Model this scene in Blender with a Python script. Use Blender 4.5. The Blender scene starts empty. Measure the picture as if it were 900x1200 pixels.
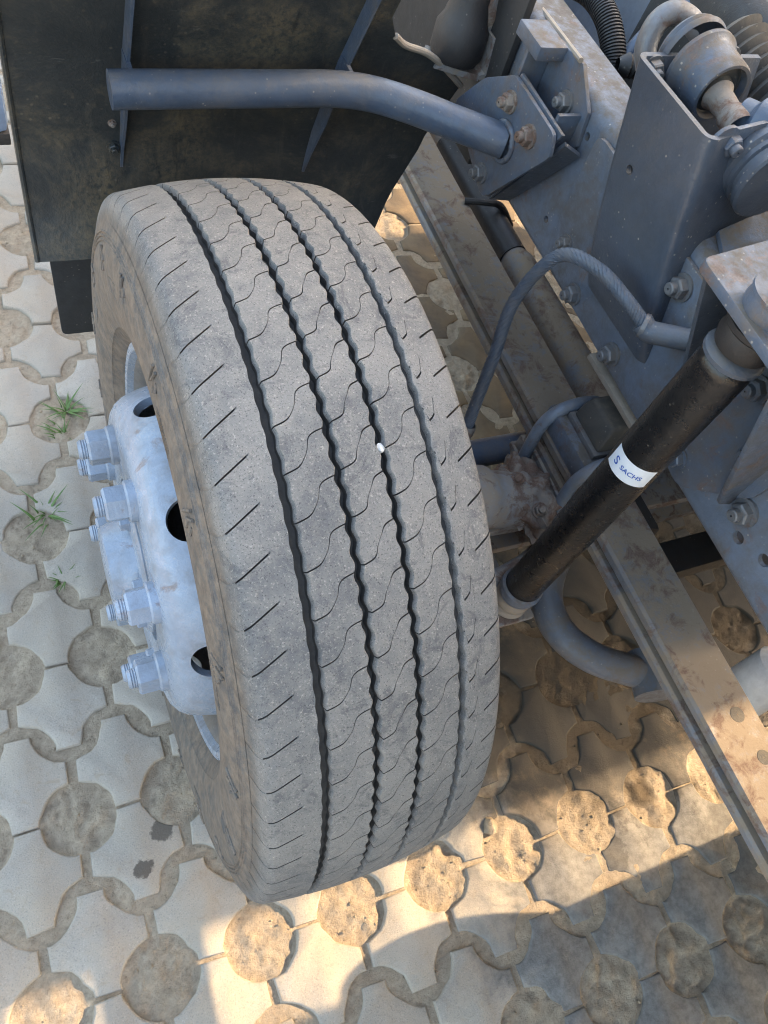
import bpy, bmesh, math, random
import numpy as np
from mathutils import Vector, Matrix, Quaternion

rng = np.random.default_rng(7)
random.seed(7)
S = bpy.context.scene
COL = S.collection
PI = math.pi
R_ = math.radians

# ------------------------------------------------------------------ camera
cam_d = bpy.data.cameras.new('camera')
cam = bpy.data.objects.new('camera', cam_d)
COL.objects.link(cam)
fw = Vector((0.37503546, 0.40661149, -0.83307593))
rt = Vector((0.90685229, -0.34731418, 0.23872953))
up = Vector((0.19226891, 0.84500885, 0.4989917))
rm = Matrix((rt, up, -fw)).transposed().to_4x4()
cam.matrix_world = Matrix.Translation((-0.26858, -0.52989, 1.57145)) @ rm
cam_d.sensor_fit = 'VERTICAL'
cam_d.sensor_height = 32.0
cam_d.lens = 32.0 * 933.703 / 1200.0
cam_d.clip_start = 0.02
cam_d.clip_end = 2000
S.camera = cam

# ------------------------------------------------------------------ world, sun, exposure
SUN_EL = R_(32)
SUN_AZ = R_(90)              # measured from +Y towards +X
w = bpy.data.worlds.new('World')
S.world = w
w.use_nodes = True
nt = w.node_tree
nt.nodes.clear()
sky = nt.nodes.new('ShaderNodeTexSky')
sky.sky_type = 'NISHITA'
sky.sun_disc = False
sky.sun_elevation = SUN_EL
sky.sun_rotation = SUN_AZ
sky.air_density = 1.5
sky.dust_density = 6.5
sky.ozone_density = 0.7
bg = nt.nodes.new('ShaderNodeBackground')
bg.inputs['Strength'].default_value = 0.15
wo = nt.nodes.new('ShaderNodeOutputWorld')
nt.links.new(sky.outputs[0], bg.inputs['Color'])
nt.links.new(bg.outputs[0], wo.inputs['Surface'])

sl = bpy.data.lights.new('sun', 'SUN')
sl.energy = 2.0
sl.angle = R_(0.5)
sl.color = (1.0, 0.75, 0.47)
so = bpy.data.objects.new('sun', sl)
COL.objects.link(so)
sdir = Vector((math.cos(SUN_EL) * math.sin(SUN_AZ), math.cos(SUN_EL) * math.cos(SUN_AZ), math.sin(SUN_EL)))
so.rotation_euler = sdir.to_track_quat('Z', 'Y').to_euler()
so.location = (6, 0, 6)

S.view_settings.view_transform = 'Standard'
S.view_settings.look = 'None'
S.view_settings.gamma = 1
S.view_settings.exposure = 2.9
S.view_settings.use_curve_mapping = False
S.render.engine = 'CYCLES'
S.cycles.use_denoising = True
S.cycles.max_bounces = 8
S.cycles.diffuse_bounces = 4
S.cycles.filter_width = 1.1

# ------------------------------------------------------------------ materials
def newmat(name):
    m = bpy.data.materials.new(name)
    m.use_nodes = True
    t = m.node_tree
    b = t.nodes['Principled BSDF']
    return m, t, b

class NT:
    """small helper to write node graphs tersely"""
    def __init__(self, t): self.t = t
    def n(self, kind, **kw):
        nd = self.t.nodes.new(kind)
        for k, v in kw.items(): setattr(nd, k, v)
        return nd
    def link(self, a, b): self.t.links.new(a, b)
    def pos(self):
        return self.n('ShaderNodeNewGeometry').outputs['Position']
    def noise(self, vec, scale, detail=4, rough=0.55, dist=0.0):
        nd = self.n('ShaderNodeTexNoise')
        nd.inputs['Scale'].default_value = scale
        nd.inputs['Detail'].default_value = detail
        nd.inputs['Roughness'].default_value = rough
        nd.inputs['Distortion'].default_value = dist
        self.link(vec, nd.inputs['Vector'])
        return nd.outputs['Fac']
    def ramp(self, fac, a, b, lo=0.0, hi=1.0):
        nd = self.n('ShaderNodeMapRange')
        nd.clamp = True
        nd.inputs['From Min'].default_value = a
        nd.inputs['From Max'].default_value = b
        nd.inputs['To Min'].default_value = lo
        nd.inputs['To Max'].default_value = hi
        self.link(fac, nd.inputs['Value'])
        return nd.outputs['Result']
    def math(self, op, a, b=None):
        nd = self.n('ShaderNodeMath', operation=op)
        for i, v in enumerate((a, b)):
            if v is None: continue
            if isinstance(v, (int, float)): nd.inputs[i].default_value = v
            else: self.link(v, nd.inputs[i])
        return nd.outputs[0]
    def mix(self, fac, a, b):
        nd = self.n('ShaderNodeMix', data_type='RGBA')
        if isinstance(fac, (int, float)): nd.inputs[0].default_value = fac
        else: self.link(fac, nd.inputs[0])
        for i, v in ((6, a), (7, b)):
            if isinstance(v, tuple): nd.inputs[i].default_value = (*v, 1)
            else: self.link(v, nd.inputs[i])
        return nd.outputs[2]
    def bump(self, h, strength, dist, normal=None):
        nd = self.n('ShaderNodeBump')
        nd.inputs['Strength'].default_value = strength
        nd.inputs['Distance'].default_value = dist
        self.link(h, nd.inputs['Height'])
        if normal is not None: self.link(normal, nd.inputs['Normal'])
        return nd.outputs['Normal']

DUST = (0.20, 0.158, 0.115)
RUST = (0.11, 0.062, 0.042)

def paint(name, base, dust=0.35, up_dust=0.5, rust=0.0, rough=0.45, speck=0.3, dust_col=DUST, metal=0.0, spec=0.5, d0=0.42, d1=0.72, dscale=9):
    """painted or bare metal with dust lying on it, specks of dried mud and rust"""
    m, t, b = newmat(name)
    N = NT(t)
    p = N.pos()
    n1 = N.noise(p, dscale, 7, 0.68, 0.5)
    n2 = N.noise(p, 45, 5, 0.7)
    n3 = N.noise(p, 300, 3, 0.6)
    geo = N.n('ShaderNodeNewGeometry')
    sep = N.n('ShaderNodeSeparateXYZ')
    N.link(geo.outputs['Normal'], sep.inputs[0])
    upf = N.ramp(sep.outputs['Z'], 0.35, 0.95)
    d = N.math('ADD', N.math('MULTIPLY', N.ramp(n1, d0, d1), dust), N.math('MULTIPLY', N.math('MULTIPLY', upf, N.ramp(n2, 0.2, 0.62)), up_dust))
    d = N.math('MULTIPLY', d, N.ramp(n2, 0.25, 0.6, 0.35, 1.0))
    base_v = N.mix(N.ramp(n2, 0.32, 0.68, 0.0, 0.6), base, tuple(c * 0.55 for c in base))
    base_v = N.mix(N.ramp(N.noise(p, 4.5, 5, 0.6, 0.4), 0.38, 0.66, 0.0, 0.5), base_v, tuple(min(1, c * 1.45) for c in base))
    c = N.mix(d, base_v, dust_col)
    vor = N.n('ShaderNodeTexVoronoi')
    vor.inputs['Scale'].default_value = 95
    N.link(p, vor.inputs['Vector'])
    sp = N.math('MULTIPLY', N.ramp(vor.outputs['Distance'], 0.09, 0.17, 1, 0), N.ramp(N.noise(p, 22, 3), 0.46, 0.62))
    c = N.mix(N.math('MULTIPLY', sp, speck), c, (0.42, 0.37, 0.30))
    if rust > 0:
        rf = N.math('MULTIPLY', N.ramp(N.noise(p, 26, 6, 0.7, 0.5), 0.62 - 0.3 * rust, 0.70 - 0.25 * rust), min(1.0, 0.5 + rust))
        c = N.mix(rf, c, N.mix(N.ramp(n3, 0.3, 0.7), RUST, (0.17, 0.112, 0.082)))
    N.link(c, b.inputs['Base Color'])
    N.link(N.math('ADD', N.math('MULTIPLY', d, 0.4), N.ramp(n2, 0.2, 0.8, rough - 0.08, rough + 0.12)), b.inputs['Roughness'])
    b.inputs['Metallic'].default_value = metal
    b.inputs['Specular IOR Level'].default_value = spec
    nb = N.bump(n3, 0.22, 0.0018)
    N.link(N.bump(n2, 0.20, 0.005, nb), b.inputs['Normal'])
    return m

M = {}
M['chassis'] = paint('chassis_paint', (0.122, 0.146, 0.186), dust=0.70, up_dust=0.95, rust=0.10, rough=0.33, speck=0.6, dust_col=(0.118, 0.099, 0.080), d0=0.42, d1=0.60, dscale=14)
M['chassis_dark'] = paint('chassis_paint_dark', (0.058, 0.071, 0.094), dust=0.25, up_dust=0.5, rough=0.32, speck=0.7, dust_col=(0.15, 0.128, 0.10))
M['bracket'] = paint('bracket_paint', (0.082, 0.104, 0.142), dust=0.65, up_dust=0.85, rust=0.2, rough=0.36, speck=0.6, dust_col=(0.125, 0.102, 0.080), d0=0.42, d1=0.62, dscale=18)
M['pipe'] = paint('pipe_paint', (0.060, 0.084, 0.126), dust=0.45, up_dust=0.28, rough=0.32, speck=0.5, d0=0.45, d1=0.65, dscale=16, dust_col=(0.15, 0.135, 0.12))
M['spring'] = paint('spring_paint', (0.135, 0.142, 0.158), dust=1.0, up_dust=0.95, rust=0.35, rough=0.45, dust_col=(0.235, 0.180, 0.125), d0=0.38, d1=0.56, dscale=11)
M['rim'] = paint('rim_paint', (0.235, 0.275, 0.335), dust=0.5, up_dust=0.08, rust=0.08, rough=0.25, speck=0.4, dust_col=(0.15, 0.14, 0.13), d0=0.5, d1=0.66, dscale=18)
def guard_mat():
    m, t, b = newmat('mudguard_plate')
    N = NT(t)
    p = N.pos()
    mp = N.n('ShaderNodeMapping'); mp.inputs['Scale'].default_value = (1.0, 1.0, 0.16); N.link(p, mp.inputs['Vector'])
    drip = N.noise(mp.outputs[0], 34, 6, 0.7, 0.3)
    mp2 = N.n('ShaderNodeMapping'); mp2.inputs['Scale'].default_value = (0.25, 1.0, 1.0); mp2.inputs['Rotation'].default_value = (0, 0.5, 0); N.link(p, mp2.inputs['Vector'])
    scuff = N.noise(mp2.outputs[0], 60, 5, 0.75, 0.8)
    big = N.noise(p, 5, 8, 0.72, 0.4)
    fine = N.noise(p, 120, 4, 0.75)
    c = N.mix(N.ramp(big, 0.35, 0.65), (0.020, 0.024, 0.026), (0.042, 0.044, 0.042))
    c = N.mix(N.math('MULTIPLY', N.ramp(big, 0.46, 0.62), N.ramp(fine, 0.36, 0.58)), c, (0.105, 0.086, 0.056))
    c = N.mix(N.ramp(drip, 0.58, 0.72, 0, 0.45), c, (0.095, 0.085, 0.066))
    c = N.mix(N.ramp(drip, 0.40, 0.30, 0, 0.6), c, (0.012, 0.014, 0.016))
    c = N.mix(N.ramp(scuff, 0.64, 0.72, 0, 0.5), c, (0.125, 0.122, 0.110))
    v = N.n('ShaderNodeTexVoronoi'); v.inputs['Scale'].default_value = 75; N.link(p, v.inputs['Vector'])
    c = N.mix(N.math('MULTIPLY', N.ramp(v.outputs['Distance'], 0.10, 0.22, 1, 0), N.ramp(N.noise(p, 9, 4), 0.5, 0.66, 0, 0.8)), c, (0.135, 0.112, 0.080))
    N.link(c, b.inputs['Base Color'])
    N.link(N.ramp(fine, 0.3, 0.7, 0.32, 0.62), b.inputs['Roughness'])
    N.link(N.bump(fine, 0.3, 0.002, N.bump(big, 0.25, 0.02)), b.inputs['Normal'])
    return m
M['guard'] = guard_mat()
M['flap'] = paint('flap_rubber', (0.022, 0.024, 0.027), dust=0.35, up_dust=0.2, rough=0.6, dust_col=(0.06, 0.052, 0.042))
M['shock'] = paint('shock_black', (0.008, 0.008, 0.009), dust=0.04, up_dust=0.1, rough=0.27, speck=0.25)
M['steel'] = paint('steel_dusty', (0.16, 0.165, 0.175), dust=0.55, up_dust=0.5, rust=0.2, rough=0.42, metal=0.35)
M['rusty'] = paint('rusty_casting', (0.17, 0.15, 0.135), dust=0.8, up_dust=0.6, rust=0.6, rough=0.75, dust_col=(0.27, 0.215, 0.165), dscale=30)
M['casting'] = paint('axle_casting', (0.20, 0.20, 0.205), dust=0.8, up_dust=0.6, rust=0.40, rough=0.55, d0=0.4, d1=0.6, dscale=25, dust_col=(0.28, 0.225, 0.17))
M['dark'] = paint('dark_underbody', (0.020, 0.020, 0.021), dust=0.35, up_dust=0.3, rough=0.6, dust_col=(0.07, 0.052, 0.036))
M['rubber'] = paint('rubber_dusty', (0.05, 0.048, 0.045), dust=0.55, up_dust=0.5, rough=0.75, dust_col=(0.17, 0.14, 0.105))
M['black'] = paint('black_plastic', (0.012, 0.012, 0.014), dust=0.25, up_dust=0.2, rough=0.5, dust_col=(0.08,0.065,0.05))
M['body'] = paint('housing_grey', (0.13, 0.145, 0.17), dust=0.4, up_dust=0.5, rough=0.5)
M['barrel'] = paint('rim_barrel_dust_shade', (0.17, 0.165, 0.16), dust=0.8, up_dust=0.5, rough=0.6)  # dusty, and darkened to carry the shade behind the rim lip
M['hose'] = paint('hose_cover', (0.070, 0.085, 0.110), dust=0.4, up_dust=0.1, rough=0.42, d0=0.45, d1=0.6, dscale=40, dust_col=(0.14, 0.125, 0.11))
M['ubolt'] = paint('u_bolt_steel', (0.15, 0.18, 0.225), dust=0.5, up_dust=0.3, rust=0.1, rough=0.32)
M['bar'] = paint('bar_dirty_grey', (0.095, 0.108, 0.128), dust=0.9, up_dust=0.5, rough=0.36, dust_col=(0.13, 0.108, 0.085), d0=0.42, d1=0.6, dscale=18)
M['white'] = paint('white_paint', (0.62, 0.64, 0.66), dust=0.15, up_dust=0.2, rough=0.4)
M['blue'] = paint('blue_paint', (0.20, 0.27, 0.40), dust=0.1, up_dust=0.2, rough=0.35)
M['strip'] = paint('dusty_bar', (0.24, 0.20, 0.16), dust=0.7, up_dust=0.8, rough=0.7, dust_col=(0.36, 0.29, 0.21))

def simple(name, col, rough=0.5, emit=None):
    m, t, b = newmat(name)
    b.inputs['Base Color'].default_value = (*col, 1)
    b.inputs['Roughness'].default_value = rough
    return m
def tint(name, c0, c1, scale, rough, bump=0.2, dist=0.002):
    m, t, b = newmat(name)
    N = NT(t)
    p = N.pos()
    n = N.noise(p, scale, 6, 0.65)
    N.link(N.mix(N.ramp(n, 0.3, 0.7), c0, c1), b.inputs['Base Color'])
    b.inputs['Roughness'].default_value = rough
    N.link(N.bump(n, bump, dist), b.inputs['Normal'])
    return m
M['sticker'] = tint('sticker_paper', (0.78, 0.79, 0.80), (0.70, 0.71, 0.72), 60, 0.5, 0.03)
M['ink'] = simple('blue_ink', (0.04, 0.10, 0.38), 0.5)
M['grass'] = tint('grass_blade', (0.055, 0.115, 0.018), (0.10, 0.15, 0.03), 120, 0.55)
M['pebble'] = tint('white_pebble', (0.7, 0.68, 0.64), (0.5, 0.48, 0.44), 300, 0.8)
M['glass'] = simple('cab_glass', (0.02, 0.025, 0.03), 0.08)

def rubber_tyre():
    m, t, b = newmat('tyre_rubber')
    N = NT(t)
    p = N.pos()
    sep = N.n('ShaderNodeSeparateXYZ'); N.link(p, sep.inputs[0])
    ycz = N.math('SUBTRACT', sep.outputs['Z'], 0.5)
    rad = N.math('SQRT', N.math('ADD', N.math('MULTIPLY', sep.outputs['Y'], sep.outputs['Y']), N.math('MULTIPLY', ycz, ycz)))
    n1 = N.noise(p, 14, 6, 0.65, 0.3)
    n2 = N.noise(p, 70, 5, 0.7)
    n3 = N.noise(p, 420, 3, 0.65)
    n4 = N.noise(p, 620, 2, 0.6)
    # dust film, patchy
    base = N.mix(N.ramp(n1, 0.3, 0.7), (0.088, 0.087, 0.087), (0.140, 0.136, 0.130))
    base = N.mix(N.ramp(n2, 0.40, 0.70, 0.0, 0.65), base, (0.205, 0.188, 0.166))
    base = N.mix(N.ramp(N.noise(p, 5.5, 5, 0.6, 0.6), 0.40, 0.62, 0, 0.7), base, (0.205, 0.190, 0.170))
    base = N.mix(N.ramp(N.noise(p, 24, 6, 0.75, 1.2), 0.54, 0.63, 0, 0.6), base, (0.068, 0.068, 0.070))
    # pale grit caught in the worn surface
    grit = N.math('MULTIPLY', N.ramp(n3, 0.57, 0.70), N.ramp(n2, 0.3, 0.6, 0.35, 1.0))
    base = N.mix(N.math('MULTIPLY', grit, 0.75), base, (0.36, 0.325, 0.28))
    base = N.mix(N.ramp(n4, 0.58, 0.68, 0, 0.75), base, (0.045, 0.043, 0.041))
    base = N.mix(N.ramp(rad, 0.474, 0.462, 0, 0.75), base, N.mix(N.ramp(n2, 0.3, 0.7), (0.055, 0.052, 0.05), (0.115, 0.10, 0.085)))
    # brown mud film on the sidewall, with a shape of its own
    mud = N.math('MULTIPLY', N.ramp(rad, 0.472, 0.452), N.ramp(N.noise(p, 34, 7, 0.74, 0.8), 0.40, 0.54))
    mudc = N.mix(N.ramp(n2, 0.35, 0.65), (0.105, 0.083, 0.064), (0.205, 0.160, 0.120))
    c = N.mix(N.math('MULTIPLY', mud, 0.75), base, mudc)
    # dust packed in the sipes and along the groove floors is brown
    N.link(c, b.inputs['Base Color'])
    b.inputs['Roughness'].default_value = 0.78
    b.inputs['Specular IOR Level'].default_value = 0.35
    nb = N.bump(n3, 0.45, 0.0014)
    nb = N.bump(n2, 0.35, 0.0035, nb)
    N.link(nb, b.inputs['Normal'])
    return m
M['tyre'] = rubber_tyre()
M['groove'] = tint('groove_shade_rubber', (0.020, 0.019, 0.018), (0.050, 0.044, 0.038), 90, 0.85, 0.4, 0.002)  # near-black, holds the shade inside cuts and grooves

def concrete():
    m, t, b = newmat('paver_concrete')
    N = NT(t)
    p = N.pos()
    oi = N.n('ShaderNodeObjectInfo')
    off = N.n('ShaderNodeVectorMath', operation='ADD'); N.link(p, off.inputs[0])
    sc = N.n('ShaderNodeVectorMath', operation='SCALE'); sc.inputs[0].default_value = (9, 5, 7); N.link(oi.outputs['Random'], sc.inputs['Scale'])
    N.link(sc.outputs[0], off.inputs[1])
    q = off.outputs[0]
    n1 = N.noise(q, 8, 6, 0.62, 0.3)
    n2 = N.noise(q, 60, 6, 0.7)
    n3 = N.noise(q, 420, 3, 0.6)
    c = N.mix(N.ramp(n1, 0.3, 0.7), (0.265, 0.235, 0.195), (0.370, 0.325, 0.268))
    c = N.mix(N.ramp(oi.outputs['Random'], 0, 1, 0.0, 0.45), c, (0.27, 0.228, 0.178))
    c = N.mix(N.ramp(N.noise(q, 22, 5, 0.65, 0.5), 0.50, 0.68, 0, 0.40), c, (0.26, 0.23, 0.195))
    # tan dust trodden over the blocks
    c = N.mix(N.ramp(N.noise(p, 6, 6, 0.7, 0.6), 0.42, 0.68, 0.08, 0.65), c, (0.33, 0.262, 0.185))
    c = N.mix(N.ramp(n2, 0.56, 0.72, 0, 0.40), c, (0.23, 0.20, 0.165))
    c = N.mix(N.ramp(n3, 0.56, 0.66, 0, 0.55), c, (0.17, 0.15, 0.125))
    c = N.mix(N.ramp(n3, 0.40, 0.30, 0, 0.35), c, (0.50, 0.45, 0.38))
    c = N.mix(N.ramp(N.noise(p, 38, 7, 0.75, 1.0), 0.57, 0.66, 0, 0.6), c, (0.27, 0.205, 0.14))
    # grey grime in front of the axle, darkened to stand in for shade
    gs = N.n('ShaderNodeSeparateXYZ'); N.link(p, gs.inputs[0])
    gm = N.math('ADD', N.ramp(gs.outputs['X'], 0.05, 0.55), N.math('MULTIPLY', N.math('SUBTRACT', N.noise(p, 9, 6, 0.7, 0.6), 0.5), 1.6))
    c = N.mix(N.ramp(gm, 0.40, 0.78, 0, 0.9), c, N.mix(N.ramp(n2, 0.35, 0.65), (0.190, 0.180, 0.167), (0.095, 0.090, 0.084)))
    # oil drips and greasy patches; the broad ones paint in shade under the truck
    sep = N.n('ShaderNodeSeparateXYZ'); N.link(p, sep.inputs[0])
    # brown road dirt under the vehicle, its colour deepened to hold the shade
    dn = N.noise(p, 7, 6, 0.7, 0.5)
    dirt_shade = N.math('ADD', N.ramp(sep.outputs['X'], 0.18, 0.60), N.math('MULTIPLY', N.math('SUBTRACT', dn, 0.5), 1.1))
    dirt_shade = N.math('MULTIPLY', N.ramp(dirt_shade, 0.30, 0.75, 0, 0.88), N.ramp(sep.outputs['Y'], -0.60, -0.46, 0.06, 1.0))
    c = N.mix(dirt_shade, c, N.mix(N.ramp(dn, 0.35, 0.65), (0.175, 0.115, 0.056), (0.082, 0.054, 0.030)))
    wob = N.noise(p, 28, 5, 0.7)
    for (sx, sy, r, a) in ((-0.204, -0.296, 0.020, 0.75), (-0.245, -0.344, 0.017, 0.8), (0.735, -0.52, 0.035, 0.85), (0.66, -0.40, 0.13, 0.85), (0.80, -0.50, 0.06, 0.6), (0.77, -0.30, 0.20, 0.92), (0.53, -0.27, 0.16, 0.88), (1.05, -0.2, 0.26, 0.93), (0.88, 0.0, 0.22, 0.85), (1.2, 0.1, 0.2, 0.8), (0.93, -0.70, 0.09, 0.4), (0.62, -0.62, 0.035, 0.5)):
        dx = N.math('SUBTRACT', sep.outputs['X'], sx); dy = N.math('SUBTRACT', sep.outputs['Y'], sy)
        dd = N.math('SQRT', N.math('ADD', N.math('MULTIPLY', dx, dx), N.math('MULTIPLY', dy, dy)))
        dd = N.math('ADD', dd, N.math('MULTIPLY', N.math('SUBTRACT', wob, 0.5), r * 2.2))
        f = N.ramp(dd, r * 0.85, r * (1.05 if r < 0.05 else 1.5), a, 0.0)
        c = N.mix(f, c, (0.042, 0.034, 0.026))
    N.link(c, b.inputs['Base Color'])
    b.inputs['Roughness'].default_value = 0.86
    nb = N.bump(n3, 0.55, 0.0016)
    nb = N.bump(N.noise(q, 18, 4), 0.20, 0.010, nb)
    N.link(N.bump(n2, 0.28, 0.004, nb), b.inputs['Normal'])
    return m
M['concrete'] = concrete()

def soil_mat():
    m, t, b = newmat('sandy_soil')
    N = NT(t)
    p = N.pos()
    n1 = N.noise(p, 14, 6, 0.6)
    n2 = N.noise(p, 90, 6, 0.7)
    n3 = N.noise(p, 400, 4, 0.7)
    c = N.mix(N.ramp(n1, 0.3, 0.7), (0.45, 0.36, 0.255), (0.37, 0.292, 0.208))
    c = N.mix(N.ramp(n2, 0.38, 0.68), c, (0.275, 0.212, 0.146))
    c = N.mix(N.ramp(n3, 0.6, 0.7, 0, 0.6), c, (0.40, 0.34, 0.26))
    c = N.mix(N.ramp(N.noise(p, 160, 4, 0.7), 0.60, 0.72, 0, 0.6), c, (0.12, 0.092, 0.066))
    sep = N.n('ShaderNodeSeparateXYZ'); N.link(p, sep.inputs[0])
    for (sx, sy, r, a) in ((0.68, -0.30, 0.24, 0.88), (1.05, -0.1, 0.34, 0.9), (0.60, 0.25, 0.25, 0.5), (0.745, -0.535, 0.03, 0.85)):  # oil spot, plus under-truck shade put into the soil colour
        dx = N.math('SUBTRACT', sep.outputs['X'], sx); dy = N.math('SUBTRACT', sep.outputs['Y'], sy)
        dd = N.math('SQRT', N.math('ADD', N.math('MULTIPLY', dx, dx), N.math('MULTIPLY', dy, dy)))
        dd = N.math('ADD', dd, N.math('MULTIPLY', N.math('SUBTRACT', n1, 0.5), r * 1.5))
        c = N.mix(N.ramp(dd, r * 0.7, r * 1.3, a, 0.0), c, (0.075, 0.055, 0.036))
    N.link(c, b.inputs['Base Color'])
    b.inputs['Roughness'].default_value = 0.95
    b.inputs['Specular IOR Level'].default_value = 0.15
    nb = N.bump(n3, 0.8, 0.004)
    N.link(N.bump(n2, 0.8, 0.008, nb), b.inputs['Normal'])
    return m
M['soil'] = soil_mat()

# ------------------------------------------------------------------ object helpers
WLOC = {}

def empty(name, loc, parent=None):
    o = bpy.data.objects.new(name, None)
    COL.objects.link(o)
    WLOC[o] = Vector(loc)
    if parent is not None:
        o.parent = parent
        o.location = Vector(loc) - WLOC[parent]
    else:
        o.location = loc
    o.empty_display_size = 0.05
    return o

def tag(o, label=None, cat=None, group=None, kind=None):
    if label: o['label'] = label
    if cat: o['category'] = cat
    if group: o['group'] = group
    if kind: o['kind'] = kind
    return o

def place(o, parent, loc):
    """parent an unrotated object whose world position is loc"""
    WLOC[o] = Vector(loc)
    if parent is not None:
        o.parent = parent
        o.location = Vector(loc) - WLOC[parent]
    else:
        o.location = loc

def finish_mesh(me, smooth_angle=35):
    if smooth_angle is None: return
    me.shade_smooth()
    me.set_sharp_from_angle(angle=R_(smooth_angle))

def mk(name, verts, faces, mat, parent=None, smooth=35, bevel=0.0, segs=2, base=False):
    """verts in world space; the object's origin goes to its middle"""
    v = np.asarray(verts, float)
    c = (v.min(0) + v.max(0)) / 2
    if base: c[2] = v[:, 2].min()
    me = bpy.data.meshes.new(name)
    me.from_pydata((v - c).tolist(), [], [tuple(int(i) for i in f) for f in faces])
    bm = bmesh.new(); bm.from_mesh(me)
    bmesh.ops.recalc_face_normals(bm, faces=bm.faces)
    if bevel > 0:
        ed = [e for e in bm.edges if len(e.link_faces) == 2 and e.calc_face_angle(0) > R_(30)]
        bmesh.ops.bevel(bm, geom=ed, offset=bevel, segments=segs, affect='EDGES', profile=0.6, clamp_overlap=True)
    bm.to_mesh(me); bm.free()
    me.materials.append(M[mat] if isinstance(mat, str) else mat)
    finish_mesh(me, smooth)
    o = bpy.data.objects.new(name, me)
    COL.objects.link(o)
    place(o, parent, Vector(c))
    return o

class B:
    """collects shapes in world space"""
    def __init__(self): self.v = []; self.f = []
    def add(self, v, f):
        n = len(self.v)
        self.v += [tuple(map(float, x)) for x in v]
        self.f += [tuple(int(i) + n for i in q) for q in f]
        return self
    def box(self, c, s, rot=None):
        c = Vector(c); s = Vector(s) / 2
        vs = [Vector((x * s.x, y * s.y, z * s.z)) for x in (-1, 1) for y in (-1, 1) for z in (-1, 1)]
        if rot is not None: vs = [rot @ q for q in vs]
        return self.add([q + c for q in vs], [(0, 1, 3, 2), (4, 6, 7, 5), (0, 4, 5, 1), (2, 3, 7, 6), (0, 2, 6, 4), (1, 5, 7, 3)])
    def tube(self, path, rad, segs=14, cap=True, closed=False):
        P = [Vector(p) for p in path]
        n = len(P)
        rads = rad if isinstance(rad, (list, tuple, np.ndarray)) else [rad] * n
        tang = []
        for i in range(n):
            a = P[max(i - 1, 0)] if not closed else P[i - 1]
            b = P[min(i + 1, n - 1)] if not closed else P[(i + 1) % n]
            tang.append((b - a).normalized())
        ref = Vector((0, 0, 1)) if abs(tang[0].z) < 0.9 else Vector((1, 0, 0))
        u = tang[0].cross(ref).normalized()
        vs = []
        for i in range(n):
            u = (u - tang[i] * u.dot(tang[i])).normalized()
            w_ = tang[i].cross(u)
            for k in range(segs):
                a = 2 * PI * k / segs
                vs.append(P[i] + (u * math.cos(a) + w_ * math.sin(a)) * rads[i])
        fs = []
        for i in range(n - 1 if not closed else n):
            j = (i + 1) % n
            for k in range(segs):
                k2 = (k + 1) % segs
                fs.append((i * segs + k, i * segs + k2, j * segs + k2, j * segs + k))
        if cap and not closed:
            fs.append(tuple(range(segs))[::-1]); fs.append(tuple(range((n - 1) * segs, n * segs)))
        return self.add(vs, fs)
    def lathe(self, prof, origin, axis, segs=32, closed=False):
        """prof: (distance along axis, radius)"""
        ax = Vector(axis).normalized(); o = Vector(origin)
        ref = Vector((0, 0, 1)) if abs(ax.z) < 0.9 else Vector((0, 1, 0))
        u = ax.cross(ref).normalized(); w_ = ax.cross(u)
        vs = []; fs = []
        n = len(prof)
        for (a, r) in prof:
            for k in range(segs):
                t = 2 * PI * k / segs
                vs.append(o + ax * a + (u * math.cos(t) + w_ * math.sin(t)) * max(r, 1e-4))
        for i in range(n if closed else n - 1):
            j = (i + 1) % n
            for k in range(segs):
                k2 = (k + 1) % segs
                fs.append((i * segs + k, i * segs + k2, j * segs + k2, j * segs + k))
        return self.add(vs, fs)
    def prism(self, poly, n_dir):
        """poly: list of world points (planar), extruded by vector n_dir"""
        d = Vector(n_dir); k = len(poly)
        vs = [Vector(p) for p in poly] + [Vector(p) + d for p in poly]
        fs = [tuple(range(k))[::-1], tuple(range(k, 2 * k))] + [(i, (i + 1) % k, (i + 1) % k + k, i + k) for i in range(k)]
        return self.add(vs, fs)
    def build(self, name, mat, parent=None, **kw):
        return mk(name, self.v, self.f, mat, parent, **kw)

def smooth_path(pts, n=8):
    """Catmull-Rom through the points"""
    P = [Vector(p) for p in pts]
    P = [P[0] * 2 - P[1]] + P + [P[-1] * 2 - P[-2]]
    out = []
    for i in range(1, len(P) - 2):
        for k in range(n):
            t = k / n
            a, b, c, d = P[i - 1], P[i], P[i + 1], P[i + 2]
            out.append(0.5 * ((2 * b) + (c - a) * t + (2 * a - 5 * b + 4 * c - d) * t * t + (3 * b - a - 3 * c + d) * t ** 3))
    out.append(P[-2])
    return out

def round_poly(pts, r, n=4):
    """round the corners of a closed 2D polygon"""
    out = []
    k = len(pts)
    for i in range(k):
        a = Vector(pts[i - 1]); b = Vector(pts[i]); c = Vector(pts[(i + 1) % k])
        da = (a - b); dc = (c - b)
        q = min(r, da.length * 0.45, dc.length * 0.45)
        s = b + da.normalized() * q; e = b + dc.normalized() * q
        for j in range(n + 1):
            t = j / n
            out.append(s * (1 - t) ** 2 + b * 2 * t * (1 - t) + e * t * t)
    return out

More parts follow.
